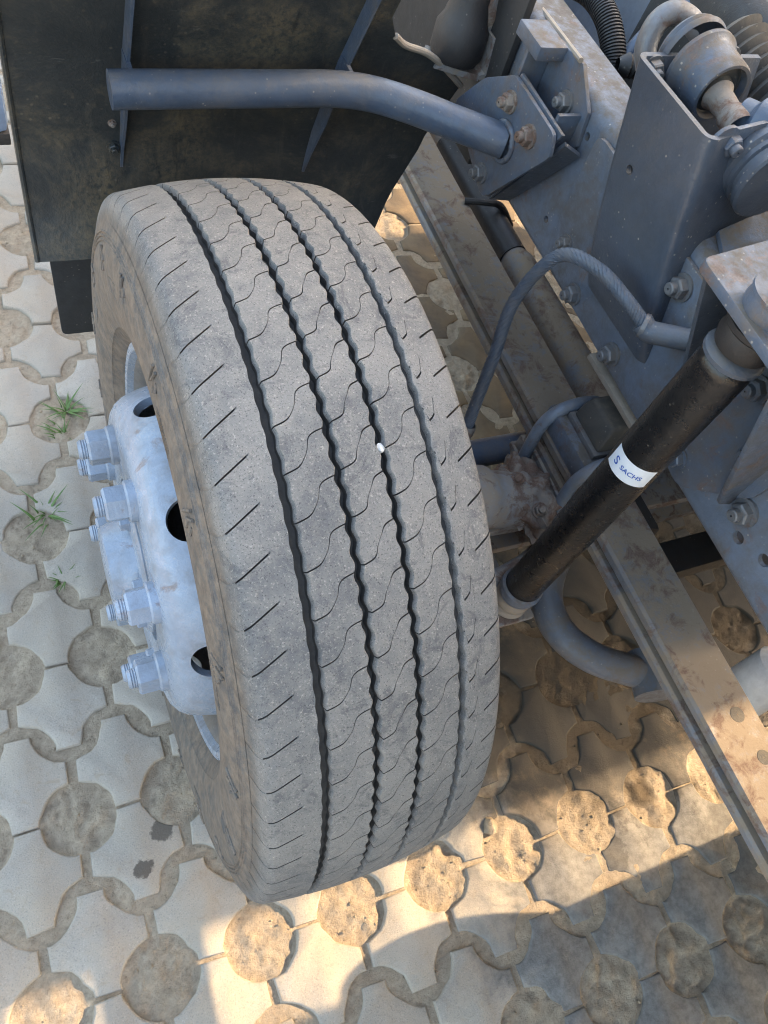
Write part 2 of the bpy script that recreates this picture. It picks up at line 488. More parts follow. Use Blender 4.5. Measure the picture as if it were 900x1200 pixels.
def shared(name, b, mat, smooth=35, bevel=0.0):
    """a mesh datablock around the local origin, to be shared"""
    me = bpy.data.meshes.new(name)
    me.from_pydata([tuple(x) for x in b.v], [], b.f)
    bm = bmesh.new(); bm.from_mesh(me)
    bmesh.ops.recalc_face_normals(bm, faces=bm.faces)
    if bevel > 0:
        ed = [e for e in bm.edges if len(e.link_faces) == 2 and e.calc_face_angle(0) > R_(30)]
        bmesh.ops.bevel(bm, geom=ed, offset=bevel, segments=1, affect='EDGES', clamp_overlap=True)
    bm.to_mesh(me); bm.free()
    me.materials.append(M[mat]); finish_mesh(me, smooth)
    return me

def inst(name, me, loc, parent=None, quat=None, scale=1.0):
    o = bpy.data.objects.new(name, me)
    COL.objects.link(o)
    place(o, parent, loc)
    if quat is not None:
        o.rotation_mode = 'QUATERNION'; o.rotation_quaternion = quat
    o.scale = (scale,) * 3
    return o

def toward(d, spin=0.0):
    """rotation that takes local +Z to d"""
    return Vector(d).to_track_quat('Z', 'Y') @ Quaternion((0, 0, 1), spin)

def cut(o, cutters):
    """cut real holes, then throw the cutters away"""
    b = B()
    for c in cutters: b.lathe([(-c[3], 0), (-c[3], c[2]), (c[3], c[2]), (c[3], 0)], c[0], c[1], c[4] if len(c) > 4 else 16)
    me = bpy.data.meshes.new('cutter'); me.from_pydata(b.v, [], b.f)
    bm = bmesh.new(); bm.from_mesh(me)
    bmesh.ops.remove_doubles(bm, verts=bm.verts, dist=3e-4)
    bmesh.ops.recalc_face_normals(bm, faces=bm.faces); bm.to_mesh(me); bm.free()
    co = bpy.data.objects.new('cutter', me); COL.objects.link(co)
    md = o.modifiers.new('holes', 'BOOLEAN'); md.object = co; md.solver = 'EXACT'; md.operation = 'DIFFERENCE'
    bpy.context.view_layer.update()
    dg = bpy.context.evaluated_depsgraph_get()
    nm = bpy.data.meshes.new_from_object(o.evaluated_get(dg))
    o.modifiers.clear()
    old = o.data; o.data = nm
    bpy.data.objects.remove(co); bpy.data.meshes.remove(old)
    finish_mesh(nm, 35)

# value noise for geometry
def vnoise(x, y, scale, seed):
    r = np.random.default_rng(seed)
    G = r.random((128, 128))
    X = np.asarray(x) * scale + 40; Y = np.asarray(y) * scale + 40
    xi = np.floor(X).astype(int); yi = np.floor(Y).astype(int)
    fx = X - xi; fy = Y - yi
    fx = fx * fx * (3 - 2 * fx); fy = fy * fy * (3 - 2 * fy)
    g = lambda a, b: G[a % 128, b % 128]
    return (g(xi, yi) * (1 - fx) + g(xi + 1, yi) * fx) * (1 - fy) + (g(xi, yi + 1) * (1 - fx) + g(xi + 1, yi + 1) * fx) * fy

# ================================================================== THE GROUND
U = 0.16995; V = 0.28825; HB = 0.164; HR = 0.0625
LA = -0.0327365
lx = Vector((math.cos(LA), math.sin(LA))); ly = Vector((-math.sin(LA), math.cos(LA)))
L0 = Vector((-0.42653, -0.51088))

g = B()
g.add([(-300, -300, -0.06), (300, -300, -0.06), (300, 300, -0.06), (-300, 300, -0.06)], [(0, 1, 2, 3)])
ground = g.build('ground', 'soil', smooth=None); tag(ground, kind='structure')

def block_outline():
    pts = []
    hw = U / 2 - 0.0060; hh = HB / 2 - 0.0015
    n = 8
    for (sx, sy) in ((1, 1), (-1, 1), (-1, -1), (1, -1)):
        cx, cy = sx * U / 2, sy * HB / 2
        a0 = math.acos(0.0060 / HR); a1 = math.asin(0.0015 / HR)
        arc = []
        for k in range(n + 1):
            a = a0 + (a1 - a0) * k / n          # from the upright side towards the level side
            arc.append((cx - sx * HR * math.cos(a), cy - sy * HR * math.sin(a)))
        if sx * sy < 0: arc = arc[::-1]
        pts += arc
    return pts

def block_mesh(seed):
    r_ = np.random.default_rng(seed)
    po = block_outline()
    k = len(po)
    jit = r_.normal(0, 0.0009, (k, 2)); jit = jit + np.roll(jit, 1, 0)
    P = [Vector((p[0] + a[0], p[1] + a[1])) for p, a in zip(po, jit)]
    for c_ in range(0, k, 9):                       # worn and chipped corners
        for q_ in (c_, c_ - 1):
            P[q_] = P[q_] * (1 - abs(r_.normal(0, 0.012)))
    inner = []
    for i in range(k):
        a = (P[i] - P[i - 1]).normalized(); c = (P[(i + 1) % k] - P[i]).normalized()
        nrm = Vector((-a.y - c.y, a.x + c.x)); nrm.normalize()
        s = 0.0042
        inner.append(P[i] + nrm * s)
    if sum(P[i].x * P[(i + 1) % k].y - P[i].y * P[(i + 1) % k].x for i in range(k)) < 0:
        inner = [P[i] * 2 - inner[i] for i in range(k)]
    mid = [(a * 0.55 + b * 0.45) for a, b in zip(P, inner)]
    vs = [(p.x, p.y, 0.0) for p in inner] + [(p.x, p.y, -0.0012) for p in mid] + [(p.x, p.y, -0.0052) for p in P] + [(p.x, p.y, -0.055) for p in P]
    fs = [tuple(range(k))]
    for r in range(3):
        for i in range(k):
            j = (i + 1) % k
            fs.append((r * k + i, r * k + j, (r + 1) * k + j, (r + 1) * k + i))
    b = B(); b.add(vs, fs)
    return b

pavement = empty('pavement', (0, 0, 0)); tag(pavement, kind='structure')
bbs = [block_mesh(100 + q) for q in range(8)]
bb = bbs[0]
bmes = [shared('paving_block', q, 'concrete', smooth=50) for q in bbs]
far = B()
nb = 0
for j in range(-16, 28):
    for i in range(-28, 36):
        for half in (0, 1):
            sh = 0.5 if j % 2 else 0.0
            px = (i + sh + 0.5) * U
            py = j * V + (HB / 2 if half == 0 else -HB / 2)
            c = L0 + lx * px + ly * py
            inside = -0.62 < c.x < 1.5 and -1.15 < c.y < 1.9 and not (c.x < -0.3 - 0.12 * c.y and c.y < -0.7) and not (c.x > 1.05 and c.y < 0.1) and not (c.x < -0.45 and c.y > 0.7)
            dz = rng.normal(0, 0.0013)
            tl = (rng.normal(0, R_(0.35)), rng.normal(0, R_(0.35)), LA + rng.normal(0, R_(0.5)))
            if inside:
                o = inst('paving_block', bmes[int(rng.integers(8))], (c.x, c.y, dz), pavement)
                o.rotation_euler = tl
                nb += 1
            elif -3.6 < c.x < 4.6 and -3.4 < c.y < 5.4:
                k = 36
                rz = Matrix.Rotation(tl[2], 3, 'Z')
                far.add([rz @ Vector(v) + Vector((c.x, c.y, dz)) for v in bb.v], bb.f)
print('blocks', nb, len(far.v))
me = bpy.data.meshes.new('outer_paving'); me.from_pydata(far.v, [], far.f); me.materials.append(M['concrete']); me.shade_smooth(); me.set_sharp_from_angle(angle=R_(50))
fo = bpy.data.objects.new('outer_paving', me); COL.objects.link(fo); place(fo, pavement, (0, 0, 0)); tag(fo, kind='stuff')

# sandy soil that fills the round openings and the joints
def soil_grid(x0, x1, y0, y1, st):
    nx = int((x1 - x0) / st) + 1; ny = int((y1 - y0) / st) + 1
    X, Y = np.meshgrid(np.linspace(x0, x1, nx), np.linspace(y0, y1, ny), indexing='ij')
    dx = X - L0.x; dy = Y - L0.y
    u = (dx * lx.x + dy * lx.y) / U; v = (dx * ly.x + dy * ly.y) / V
    j = np.round(v); sh = np.where(np.mod(j, 2) == 1, 0.5, 0.0)
    i = np.round(u - sh)
    rr = np.hypot((u - sh - i) * U, (v - j) * V)
    h = np.sin(i * 12.9898 + j * 78.233) * 43758.5453; h = h - np.floor(h)
    hole = np.clip((HR + 0.004 - rr) / 0.012, 0, 1)
    n1 = vnoise(X, Y, 38, 1) - 0.5; n2 = vnoise(X, Y, 90, 2) - 0.5; n3 = vnoise(X, Y, 16, 3) - 0.5
    z = -0.0070 + 0.005 * n3 + 0.004 * n1 + 0.0035 * n2
    z += hole * (-0.0010 - 0.0035 * np.clip(rr / HR, 0, 1) ** 4 + 0.0045 * (h - 0.35) + 0.0045 * n1 + 0.0045 * n2 + 0.004 * (vnoise(X, Y, 60, 9) - 0.5))
    z += 0.0028 * np.clip((X - 0.30) / 0.25, 0, 1)
    vs = np.stack([X, Y, z], -1).reshape(-1, 3)
    a = np.arange((nx - 1) * ny).reshape(nx - 1, ny)[:, :-1].ravel()
    fs = np.stack([a, a + ny, a + ny + 1, a + 1], -1)
    return vs, fs
vs, fs = soil_grid(-0.75, 1.75, -1.3, 2.1, 0.0075)
sg_ny = int((2.1 + 1.3) / 0.0075) + 1; sg_nx = int((1.75 + 0.75) / 0.0075) + 1
soil_z = lambda x, y: vs[int((x + 0.75) / 2.5 * (sg_nx - 1)) * sg_ny + int((y + 1.3) / 3.4 * (sg_ny - 1)), 2]
# crumbs and small stones lying on the soil
ico = bmesh.new(); bmesh.ops.create_icosphere(ico, subdivisions=1, radius=1.0)
iv = np.array([v.co[:] for v in ico.verts]); ifc = [tuple(v.index for v in f.verts) for f in ico.faces]; ico.free()
pv = []; pf = []
base_n = len(vs)
cnt = 0
while cnt < 2600:
    x = rng.uniform(-0.7, 1.3); y = rng.uniform(-1.1, 1.6)
    d = Vector((x, y)) - L0
    u = d.dot(lx) / U; v = d.dot(ly) / V
    j = round(v); sh = 0.5 if j % 2 else 0
    i = round(u - sh)
    rr = math.hypot((u - sh - i) * U, (v - j) * V)
    if rr > HR * 0.93 and not (abs(v - math.floor(v) - 0.5) < 0.05): continue
    r = 0.0011 + 0.0022 * rng.random() ** 4
    sc = r * rng.uniform(0.7, 1.3, 3)
    q = iv * sc * (1 + 0.25 * rng.standard_normal((len(iv), 1)) * 0.5) + np.array([x, y, soil_z(x, y) + r * 0.25])
    off = base_n + sum(len(t) for t in pv) if False else base_n + len(iv) * cnt
    pv.append(q); pf += [tuple(k + off for k in f) for f in ifc]
    cnt += 1
allv = np.concatenate([vs] + pv)
me = bpy.data.meshes.new('soil'); me.from_pydata(allv.tolist(), [], fs.tolist() + pf); me.materials.append(M['soil']); me.shade_smooth()
soil = bpy.data.objects.new('soil', me); COL.objects.link(soil)
place(soil, None, (0, 0, 0)); tag(soil, 'sandy brown soil filling the round openings and joints of the paving', 'soil', kind='stuff')
# beyond that a plain sheet of the same soil shows in the joints
s2 = B(); s2.add([(-4, -4, -0.022), (5, -4, -0.022), (5, 6, -0.022), (-4, 6, -0.022)], [(0, 1, 2, 3)])
o = s2.build('soil_bed', 'soil', smooth=None); tag(o, kind='structure')

# ================================================================== THE TRUCK
truck = empty('truck', (0.6, 0, 0))
tag(truck, 'grey-blue truck chassis with one big front wheel and exposed suspension on the paving', 'truck')

# ------------------------------------------------------------------ wheel
wheel = empty('wheel', (0, 0, 0.5), truck)
tag(wheel, 'worn front wheel with light grey steel rim')
NP = 68
RT = 0.5
K = 0.76
PITCH = 2 * PI / NP
def crown(x): return RT - K * x * x

def patch(cols, rows_per, sipe_rows, smooth_s):
    """cols: list of (x(phi)->x, r_off, sipe_depth, s(deg)); returns verts, faces of a closed ring"""
    nr = NP * len(rows_per); nc = len(cols)
    k = np.arange(NP)
    phi = (k[:, None] + np.array(rows_per)[None, :]).ravel() * PITCH
    sip = np.tile(np.array(sipe_rows, float), NP)
    vs = np.zeros((nr, nc, 3))
    for c, (xf, roff, sd, s) in enumerate(cols):
        ph = phi + R_(s)
        x = xf(ph)
        r = RT - K * np.minimum(np.abs(x), 0.128) ** 2 + roff - sip * sd
        vs[:, c, 0] = x; vs[:, c, 1] = r * np.cos(ph); vs[:, c, 2] = 0.5 + r * np.sin(ph)
    a = (np.arange(nr)[:, None] * nc + np.arange(nc - 1)[None, :])
    b_ = (((np.arange(nr) + 1) % nr)[:, None] * nc + np.arange(nc - 1)[None, :])
    fs = np.stack([a, a + 1, b_ + 1, b_], -1).reshape(-1, 4)
    # faces inside a cut and low on the groove walls are undusted rubber, darkened to carry recess shade
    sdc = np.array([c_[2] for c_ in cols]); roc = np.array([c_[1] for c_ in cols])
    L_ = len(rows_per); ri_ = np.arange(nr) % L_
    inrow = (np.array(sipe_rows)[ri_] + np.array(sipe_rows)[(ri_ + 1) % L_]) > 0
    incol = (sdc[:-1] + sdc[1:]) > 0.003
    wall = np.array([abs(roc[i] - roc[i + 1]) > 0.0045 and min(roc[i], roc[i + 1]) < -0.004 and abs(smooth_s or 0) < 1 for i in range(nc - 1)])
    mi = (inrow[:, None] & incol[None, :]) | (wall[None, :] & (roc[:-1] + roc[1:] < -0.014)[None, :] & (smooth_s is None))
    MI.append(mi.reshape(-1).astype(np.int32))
    return vs.reshape(-1, 3), fs

MI = []
SW = 0.030
rows = [0.0, 0.0015, SW - 0.0015, SW] + list(np.linspace(SW, 1, 14)[1:-1])
srow = [0, 1, 1, 0] + [0] * 12
def edge(x0, amp, ph0=0.0, n=2):
    # scalloped groove edge, two scallops to a pitch
    return lambda ph: x0 + amp * np.sin(n * ph / PITCH * 2 * PI / 1.0 + ph0)
gx = [-0.0760, -0.0223, 0.0260, 0.0763]
gw = [0.0054, 0.0044, 0.0044, 0.0042]
gd = [0.0135, 0.0135, 0.0135, 0.0085]
amp = [0.0009, 0.0016, 0.0016, 0.0010]
tv = []; tf = []; toff = 0
def addp(p):
    global toff
    tv.append(p[0]); tf.append(p[1] + toff); toff += len(p[0])
def sc(u):           # S shaped sipe
    return -4.2 * (0.30 * u + 0.70 * (1 / (1 + np.exp(-(u - 0.52) * 15))))
def blend(fa, fb, u): return lambda ph: fa(ph) * (1 - u) + fb(ph) * u
for ri in range(3):                       # the three inner ribs
    fa = edge(gx[ri] + gw[ri], amp[ri], 0.4 + ri); fb = edge(gx[ri + 1] - gw[ri + 1], amp[ri + 1], 2.0 + ri)
    ph_sh = [4.75, 0.0, 3.9][ri]
    cols = []
    sh = lambda f, d: (lambda ph: f(ph) + d)
    cols.append((sh(fa, -0.0022), -gd[ri] - 0.002, 0, sc(0) + ph_sh))
    cols.append((sh(fa, -0.0010), -gd[ri] * 0.5, 0, sc(0) + ph_sh))
    cols.append((sh(fa, -0.0001), -0.0010, 0.004, sc(0) + ph_sh))
    for u in np.linspace(0.015, 0.985, 22):
        cols.append((blend(fa, fb, u), 0.0, 0.0055, sc(u) + ph_sh))
    cols.append((sh(fb, 0.0001), -0.0010, 0.004, sc(1) + ph_sh))
    cols.append((sh(fb, 0.0010), -gd[ri + 1] * 0.5, 0, sc(1) + ph_sh))
    cols.append((sh(fb, 0.0022), -gd[ri + 1] - 0.002, 0, sc(1) + ph_sh))
    addp(patch(cols, rows, srow, None))
# outer shoulder (left)
fb = edge(gx[0] - gw[0], 0.0006, 1.0)
cx = lambda c: (lambda ph: np.full_like(ph, c))
cols = []
for (x, ro, sd) in ((-0.1475, -0.047, 0.0), (-0.1450, -0.036, 0.0006), (-0.1420, -0.027, 0.0010), (-0.1395, -0.018, 0.0014), (-0.1370, -0.0105, 0.0012), (-0.1340, -0.0048, 0.0010), (-0.1300, -0.0014, 0.006), (-0.1260, 0, 0.006), (-0.120, 0, 0.006), (-0.112, 0, 0.006), (-0.105, 0, 0.0055), (-0.1015, 0, 0.003), (-0.0995, 0, 0.0), (-0.093, 0, 0.0), (-0.087, 0, 0.0)):
    s = -2.25 * (x + 0.134) / 0.031 if x > -0.138 else 0.29 + (x + 0.138) * 150
    cols.append((cx(x), ro, sd, s + 4.3))
s1 = cols[-1][3]
cols += [(fb, 0, 0, s1), ((lambda ph: fb(ph) + 0.0002), -0.001, 0, s1), ((lambda ph: fb(ph) + 0.0010), -0.007, 0, s1), ((lambda ph: fb(ph) + 0.0022), -0.0155, 0, s1)]
rows_l = [0.0, 0.0015, 0.042, 0.0435] + list(np.linspace(0.0435, 1, 14)[1:-1])
addp(patch(cols, rows_l, srow, 0.5))
# inner shoulder (right): hooked sipe that opens into a notch at the edge
fa = edge(gx[3] + gw[3], 0.0012, 0.0)
s0 = 0.0
cols = [((lambda ph: fa(ph) - 0.0022), -0.0105, 0, s0), ((lambda ph: fa(ph) - 0.001), -0.005, 0, s0), (fa, -0.0006, 0, s0), ((lambda ph: fa(ph) + 0.001), 0, 0.002, s0)]
for (x, ro, sd) in ((0.085, 0, 0.004), (0.089, 0, 0.0045), (0.0925, 0, 0.0045), (0.0945, 0, 0.0045), (0.0960, 0, 0.0045), (0.0975, 0, 0.0), (0.102, 0, 0.0), (0.1055, 0, 0.0), (0.1070, 0, 0.008), (0.112, 0, 0.010), (0.117, 0, 0.011), (0.122, -0.0003, 0.012), (0.126, -0.002, 0.012), (0.130, -0.006, 0.011), (0.134, -0.013, 0.005), (0.139, -0.026, 0.002), (0.145, -0.045, 0.0)):
    if x <= 0.0965: s = -1.0 * (x - 0.083) / 0.012 - 1.9 / (1 + math.exp(-(x - 0.0942) * 1500))
    else: s = -2.9 + 3.2 - 1.9 * (x - 0.0975) / 0.028
    cols.append((cx(x), ro, sd, s + 1.7))
rows_r = [0.0, 0.0015, 0.050, 0.0515] + list(np.linspace(0.0515, 1, 14)[1:-1])
addp(patch(cols, rows_r, srow, 0.5))
tread_v = np.concatenate(tv); tread_f = np.concatenate(tf)
# sidewalls, beads and moulded ridges
b = B()
left = [(-0.1440, 0.4560), (-0.1463, 0.4480), (-0.1468, 0.4465), (-0.1484, 0.4455), (-0.1484, 0.4440), (-0.1470, 0.4430), (-0.1474, 0.4412), (-0.1491, 0.4402), (-0.1491, 0.4388), (-0.1477, 0.4378), (-0.1482, 0.4360), (-0.1499, 0.4350), (-0.1499, 0.4335), (-0.1486, 0.4325), (-0.1515, 0.422), (-0.1530, 0.405), (-0.1532, 0.385), (-0.1515, 0.362), (-0.1475, 0.340), (-0.1430, 0.326), (-0.1425, 0.3235), (-0.1405, 0.3225), (-0.1350, 0.3130), (-0.1290, 0.3060), (-0.1240, 0.3020), (-0.1150, 0.2990), (-0.105, 0.2900), (-0.08, 0.2800)]
b.lathe(left, (0, 0, 0.5), (1, 0, 0), 160)
rightp = [(0.1420, 0.4570), (0.1490, 0.430), (0.1530, 0.400), (0.1525, 0.375), (0.1475, 0.340), (0.136, 0.315), (0.120, 0.299), (0.08, 0.28)]
b.lathe(rightp, (0, 0, 0.5), (1, 0, 0), 128)
# small moulded bars on the sidewall
for k in range(17):
    a = 2 * PI * k / 17 + 0.1
    for dr, ln in ((0.0, 0.030), (0.012, 0.018)):
        for seg in range(2):
            a2 = a + dr * 2 + seg * 0.012
            p0 = Vector((-0.1515, (0.428 - 0.01 * seg) * math.cos(a2), 0.5 + (0.428 - 0.01 * seg) * math.sin(a2)))
            p1 = Vector((-0.1538, (0.428 - ln) * math.cos(a2 + 0.03 * (seg - 0.5)), 0.5 + (0.428 - ln) * math.sin(a2 + 0.03 * (seg - 0.5))))
            b.tube([p0, p1], 0.0019, 6)
# ribbed hatch patches near the widest part
for k in range(9):
    a = 2 * PI * k / 9 + 0.25
    for q in range(16):
        a2 = a + q * 0.0085
        b.tube([(-0.1529, 0.395 * math.cos(a2), 0.5 + 0.395 * math.sin(a2)), (-0.1524, 0.376 * math.cos(a2), 0.5 + 0.376 * math.sin(a2))], 0.0013, 5)
# small rubber hairs left by the mould, and rows of them near the shoulder
nv = len(tread_v)
V_all = np.concatenate([tread_v, np.array(b.v)])
F_all = tread_f.tolist() + [tuple(i + nv for i in f) for f in b.f]
me = bpy.data.meshes.new('tyre')
me.from_pydata((V_all - np.array([0, 0, 0.5])).tolist(), [], F_all)
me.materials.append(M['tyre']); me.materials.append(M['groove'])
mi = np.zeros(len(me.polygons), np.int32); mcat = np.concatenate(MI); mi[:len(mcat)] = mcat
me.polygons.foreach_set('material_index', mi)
bm = bmesh.new(); bm.from_mesh(me)
bmesh.ops.recalc_face_normals(bm, faces=bm.faces)
bm.to_mesh(me); bm.free()
finish_mesh(me, 38)
tyre = bpy.data.objects.new('tyre', me); COL.objects.link(tyre); place(tyre, wheel, (0, 0, 0.5))
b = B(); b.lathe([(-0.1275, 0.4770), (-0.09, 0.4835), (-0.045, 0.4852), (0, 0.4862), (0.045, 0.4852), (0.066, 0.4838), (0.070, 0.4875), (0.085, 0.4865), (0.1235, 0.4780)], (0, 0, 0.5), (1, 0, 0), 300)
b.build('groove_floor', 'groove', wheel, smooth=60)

# rim: barrel, flange and bowl-shaped disc with eight hand holes
b = B()
b.lathe([(-0.098, 0.2780), (-0.112, 0.2850), (-0.117, 0.3000), (-0.1215, 0.3045), (-0.1265, 0.3030), (-0.1285, 0.2970), (-0.1265, 0.2915), (-0.1215, 0.2890), (-0.112, 0.2830)], (0, 0, 0.5), (1, 0, 0), 96, closed=True)
b.build('rim', 'rim', wheel, smooth=40)
b = B(); b.lathe([(-0.118, 0.2870), (-0.104, 0.2725), (-0.07, 0.2640), (-0.02, 0.2570), (0.06, 0.2570), (0.10, 0.2680), (0.118, 0.283), (0.125, 0.300), (0.115, 0.303), (0.11, 0.285), (0.05, 0.265), (-0.02, 0.265), (-0.07, 0.275)], (0, 0, 0.5), (1, 0, 0), 96, closed=True)
b.build('rim_barrel', 'barrel', wheel, smooth=40)
b = B()
po = [(-0.030, 0.2535), (-0.070, 0.2520), (-0.105, 0.2445), (-0.135, 0.2370), (-0.152, 0.2310), (-0.163, 0.2230), (-0.1705, 0.2120), (-0.1738, 0.2000), (-0.1750, 0.1850), (-0.1750, 0.1250), (-0.1720, 0.1180), (-0.1500, 0.1160)]
pi_ = [(-0.1500, 0.1250), (-0.1640, 0.1300), (-0.1640, 0.1900), (-0.158, 0.2060), (-0.150, 0.2150), (-0.135, 0.2250), (-0.105, 0.2330), (-0.070, 0.2400), (-0.030, 0.2420)]
b.lathe(po + pi_, (0, 0, 0.5), (1, 0, 0), 128, closed=True)
disc = b.build('wheel_disc', 'rim', wheel, smooth=40)
cs = []
for k in range(8):
    a = R_(18 + 45 * k)
    d = Vector((0, math.cos(a), math.sin(a)))
    cs.append((Vector((-0.126, 0, 0.5)) + d * 0.235, d + Vector((-0.22, 0, 0)), 0.0265, 0.035, 32))
cut(disc, cs)
b = B()
b.lathe([(-0.150, 0.001), (-0.150, 0.1155), (-0.060, 0.1155), (-0.055, 0.205), (0.09, 0.205), (0.09, 0.001)], (0, 0, 0.5), (1, 0, 0), 64)
b.build('brake_drum', 'dark', wheel, smooth=40)
b = B()
b.lathe([(-0.150, 0.108), (-0.1755, 0.106), (-0.1800, 0.100), (-0.1810, 0.070), (-0.2100, 0.0585), (-0.2160, 0.0560), (-0.2185, 0.0500), (-0.2190, 0.001)], (0, 0, 0.5), (1, 0, 0), 48)
b.build('hub_cap', 'rim', wheel, smooth=40)
# lug nuts
b = B()
b.lathe([(-0.001, 0.0275), (0.0085, 0.0270), (0.0110, 0.0250), (0.0110, 0.001)], (0, 0, 0), (0, 0, 1), 32)
b.lathe([(0.0108, 0.0240), (0.0345, 0.0240), (0.0375, 0.0215), (0.0375, 0.001)], (0, 0, 0), (0, 0, 1), 6)
b.lathe([(0.037, 0.0130)] + [(0.0385 + 0.0016 * q, 0.0138 - 0.0011 * (q % 2)) for q in range(6)] + [(0.0490, 0.0115), (0.0490, 0.001)], (0, 0, 0), (0, 0, 1), 20)
nut = shared('lug_nut', b, 'rim', smooth=32)
for k in range(8):
    a = R_(45 * k + 0.5)
    inst('lug_nut', nut, (-0.1748, 0.17 * math.cos(a), 0.5 + 0.17 * math.sin(a)), wheel, toward((-1, 0, 0), 0.4 + 0.9 * k))
b = B()
b.lathe([(-0.001, 0.0125), (0.003, 0.0125), (0.003, 0.0098), (0.0115, 0.0098), (0.013, 0.0085), (0.013, 0.001)], (0, 0, 0), (0, 0, 1), 6)
sb = shared('hub_bolt', b, 'rim', smooth=30)
for k in range(6):
    a = R_(60 * k + 20)
    inst('hub_bolt', sb, (-0.1803, 0.086 * math.cos(a), 0.5 + 0.086 * math.sin(a)), wheel, toward((-1, 0, 0), k))

# ------------------------------------------------------------------ fasteners, shared by the chassis
def fastener(name, mat, s=1.0):
    b = B()
    b.lathe([(-0.0005, 0.0150), (0.0028, 0.0150), (0.0028, 0.001)], (0, 0, 0), (0, 0, 1), 20)
    b.lathe([(0.0027, 0.0118), (0.0108, 0.0118), (0.0125, 0.0100), (0.0125, 0.001)], (0, 0, 0), (0, 0, 1), 6)
    b.lathe([(0.0124, 0.0068), (0.0188, 0.0068), (0.0200, 0.0055), (0.0200, 0.001)], (0, 0, 0), (0, 0, 1), 14)
    return shared(name, b, mat, smooth=30)
bolt_s = fastener('bolt', 'steel')
bolt_r = fastener('rusty_bolt', 'rusty')
bolt_c = fastener('painted_bolt', 'bracket')
bolt_d = fastener('dark_bolt', 'guard')
def bolt(loc, d, parent, sc_=1.0, me=None):
    return inst('bolt', me or bolt_s, loc, parent, toward(d, random.random() * 3), sc_)

# ------------------------------------------------------------------ chassis rail: C-section
RX = 0.565; RZ0 = 0.712; RZ1 = 0.972
def rail(name, x0, sgn, y0, y1, mat):
    t = 0.008; wd = 0.085; rr = 0.022
    sec = []
    def arc(cx, cz, r, a0, a1, n=6):
        return [(cx + r * math.cos(R_(a0 + (a1 - a0) * k / n)), cz + r * math.sin(R_(a0 + (a1 - a0) * k / n))) for k in range(n + 1)]
    outer = [(wd, RZ0)] + arc(rr, RZ0 + rr, rr, 270, 180) + arc(rr, RZ1 - rr, rr, 180, 90) + [(wd, RZ1)]
    inn = [(wd, RZ1 - t)] + arc(rr, RZ1 - rr, rr - t, 90, 180) + arc(rr, RZ0 + rr, rr - t, 180, 270) + [(wd, RZ0 + t)]
    poly = outer + inn
    b = B(); b.prism([(x0 + sgn * p[0], y0, p[1]) for p in poly], (0, y1 - y0, 0))
    return b.build(name, mat, truck, smooth=50)
ra = rail('chassis_rail', RX, 1, -0.95, 3.2, 'chassis')
cut(ra, [((RX, y, z), (1, 0, 0), r, 0.02, 14) for (y, z, r) in ((0.325, 0.776, 0.0062), (0.327, 0.929, 0.0065), (-0.225, 0.825, 0.0130), (-0.287, 0.769, 0.0095), (-0.331, 0.786, 0.0095), (-0.43, 0.80, 0.010), (0.60, 0.80, 0.007))])
tag(ra, 'grey-blue channel rail with small round holes')
rail('chassis_rail', 1.435, -1, -0.40, 3.2, 'chassis_dark')
for (y, z, me_, s_) in ((-0.267, 0.805, bolt_s, 1.35), (0.250, 0.795, bolt_s, 0.95), (0.181, 0.752, bolt_s, 1.2), (0.052, 0.755, bolt_s, 1.25)):
    bolt((RX - 0.0085 if y > 0 else RX - 0.001, y, z), (-1, 0, 0), ra, s_, me_)
# reinforcing plate bolted on the web under the box bracket
b = B()
pl = round_poly([(0.225, 0.735), (-0.075, 0.728), (-0.105, 0.765), (-0.105, 0.955), (0.30, 0.955), (0.29, 0.80)], 0.02, 3)
b.prism([(RX - 0.001, p[0], p[1]) for p in pl], (-0.0075, 0, 0))
b.build('reinforcing_plate', 'chassis', ra, bevel=0.0012)
bolt((RX - 0.0085, 0.022, 0.925), (-1, 0, 0), ra, 1.3)
bolt((RX - 0.0085, -0.075, 0.865), (-1, 0, 0), ra, 1.0, bolt_c)

# ------------------------------------------------------------------ box-shaped bracket with the stabiliser bearing
box = empty('bearing_bracket', (0.6, 0.15, 0.85), truck)
tag(box, 'open-topped grey box bracket holding a round rubber bearing')
b = B()
def arcpts(cx, cy, r, a0, a1, n=5):
    return [(cx + r * math.cos(R_(a0 + (a1 - a0) * k / n)), cy + r * math.sin(R_(a0 + (a1 - a0) * k / n))) for k in range(n + 1)]
ro, ri = 0.016, 0.008
opath = [(0.72, 0.261)] + arcpts(0.508 + ro, 0.259 - ro, ro, 90, 180) + arcpts(0.512 + ro, 0.088 + ro, ro, 185, 285) + [(0.70, 0.128)]
ipath = [(0.70, 0.136)] + arcpts(0.512 + ro, 0.088 + ro, ri, 285, 185) + arcpts(0.508 + ro, 0.259 - ro, ri, 180, 90) + [(0.72, 0.253)]
poly = opath + ipath
k = len(poly)
lev = []
for (z, dx, dy) in ((1.100, 0, 0), (1.0, 0.005, -0.032), (0.90, 0.012, -0.064), (0.83, 0.022, -0.086), (0.80, 0.034, -0.094)):
    lev.append([(p[0] + dx, p[1] + dy, z + (0.012 if p[0] > 0.62 and z > 1.05 and p[1] < 0.17 else 0)) for p in poly])
vs = [p for L in lev for p in L]
fs = [tuple(range(k)), tuple(range(4 * k, 5 * k))[::-1]]
for r in range(4):
    for i in range(k): fs.append((r * k + i, r * k + (i + 1) % k, (r + 1) * k + (i + 1) % k, (r + 1) * k + i))
b.add(vs, fs)
sh_ = b.build('shell', 'chassis_dark', box, smooth=40)
cut(sh_, [((0.523, 0.174, 0.992), (1, 0, 0), 0.0065, 0.03, 14)])
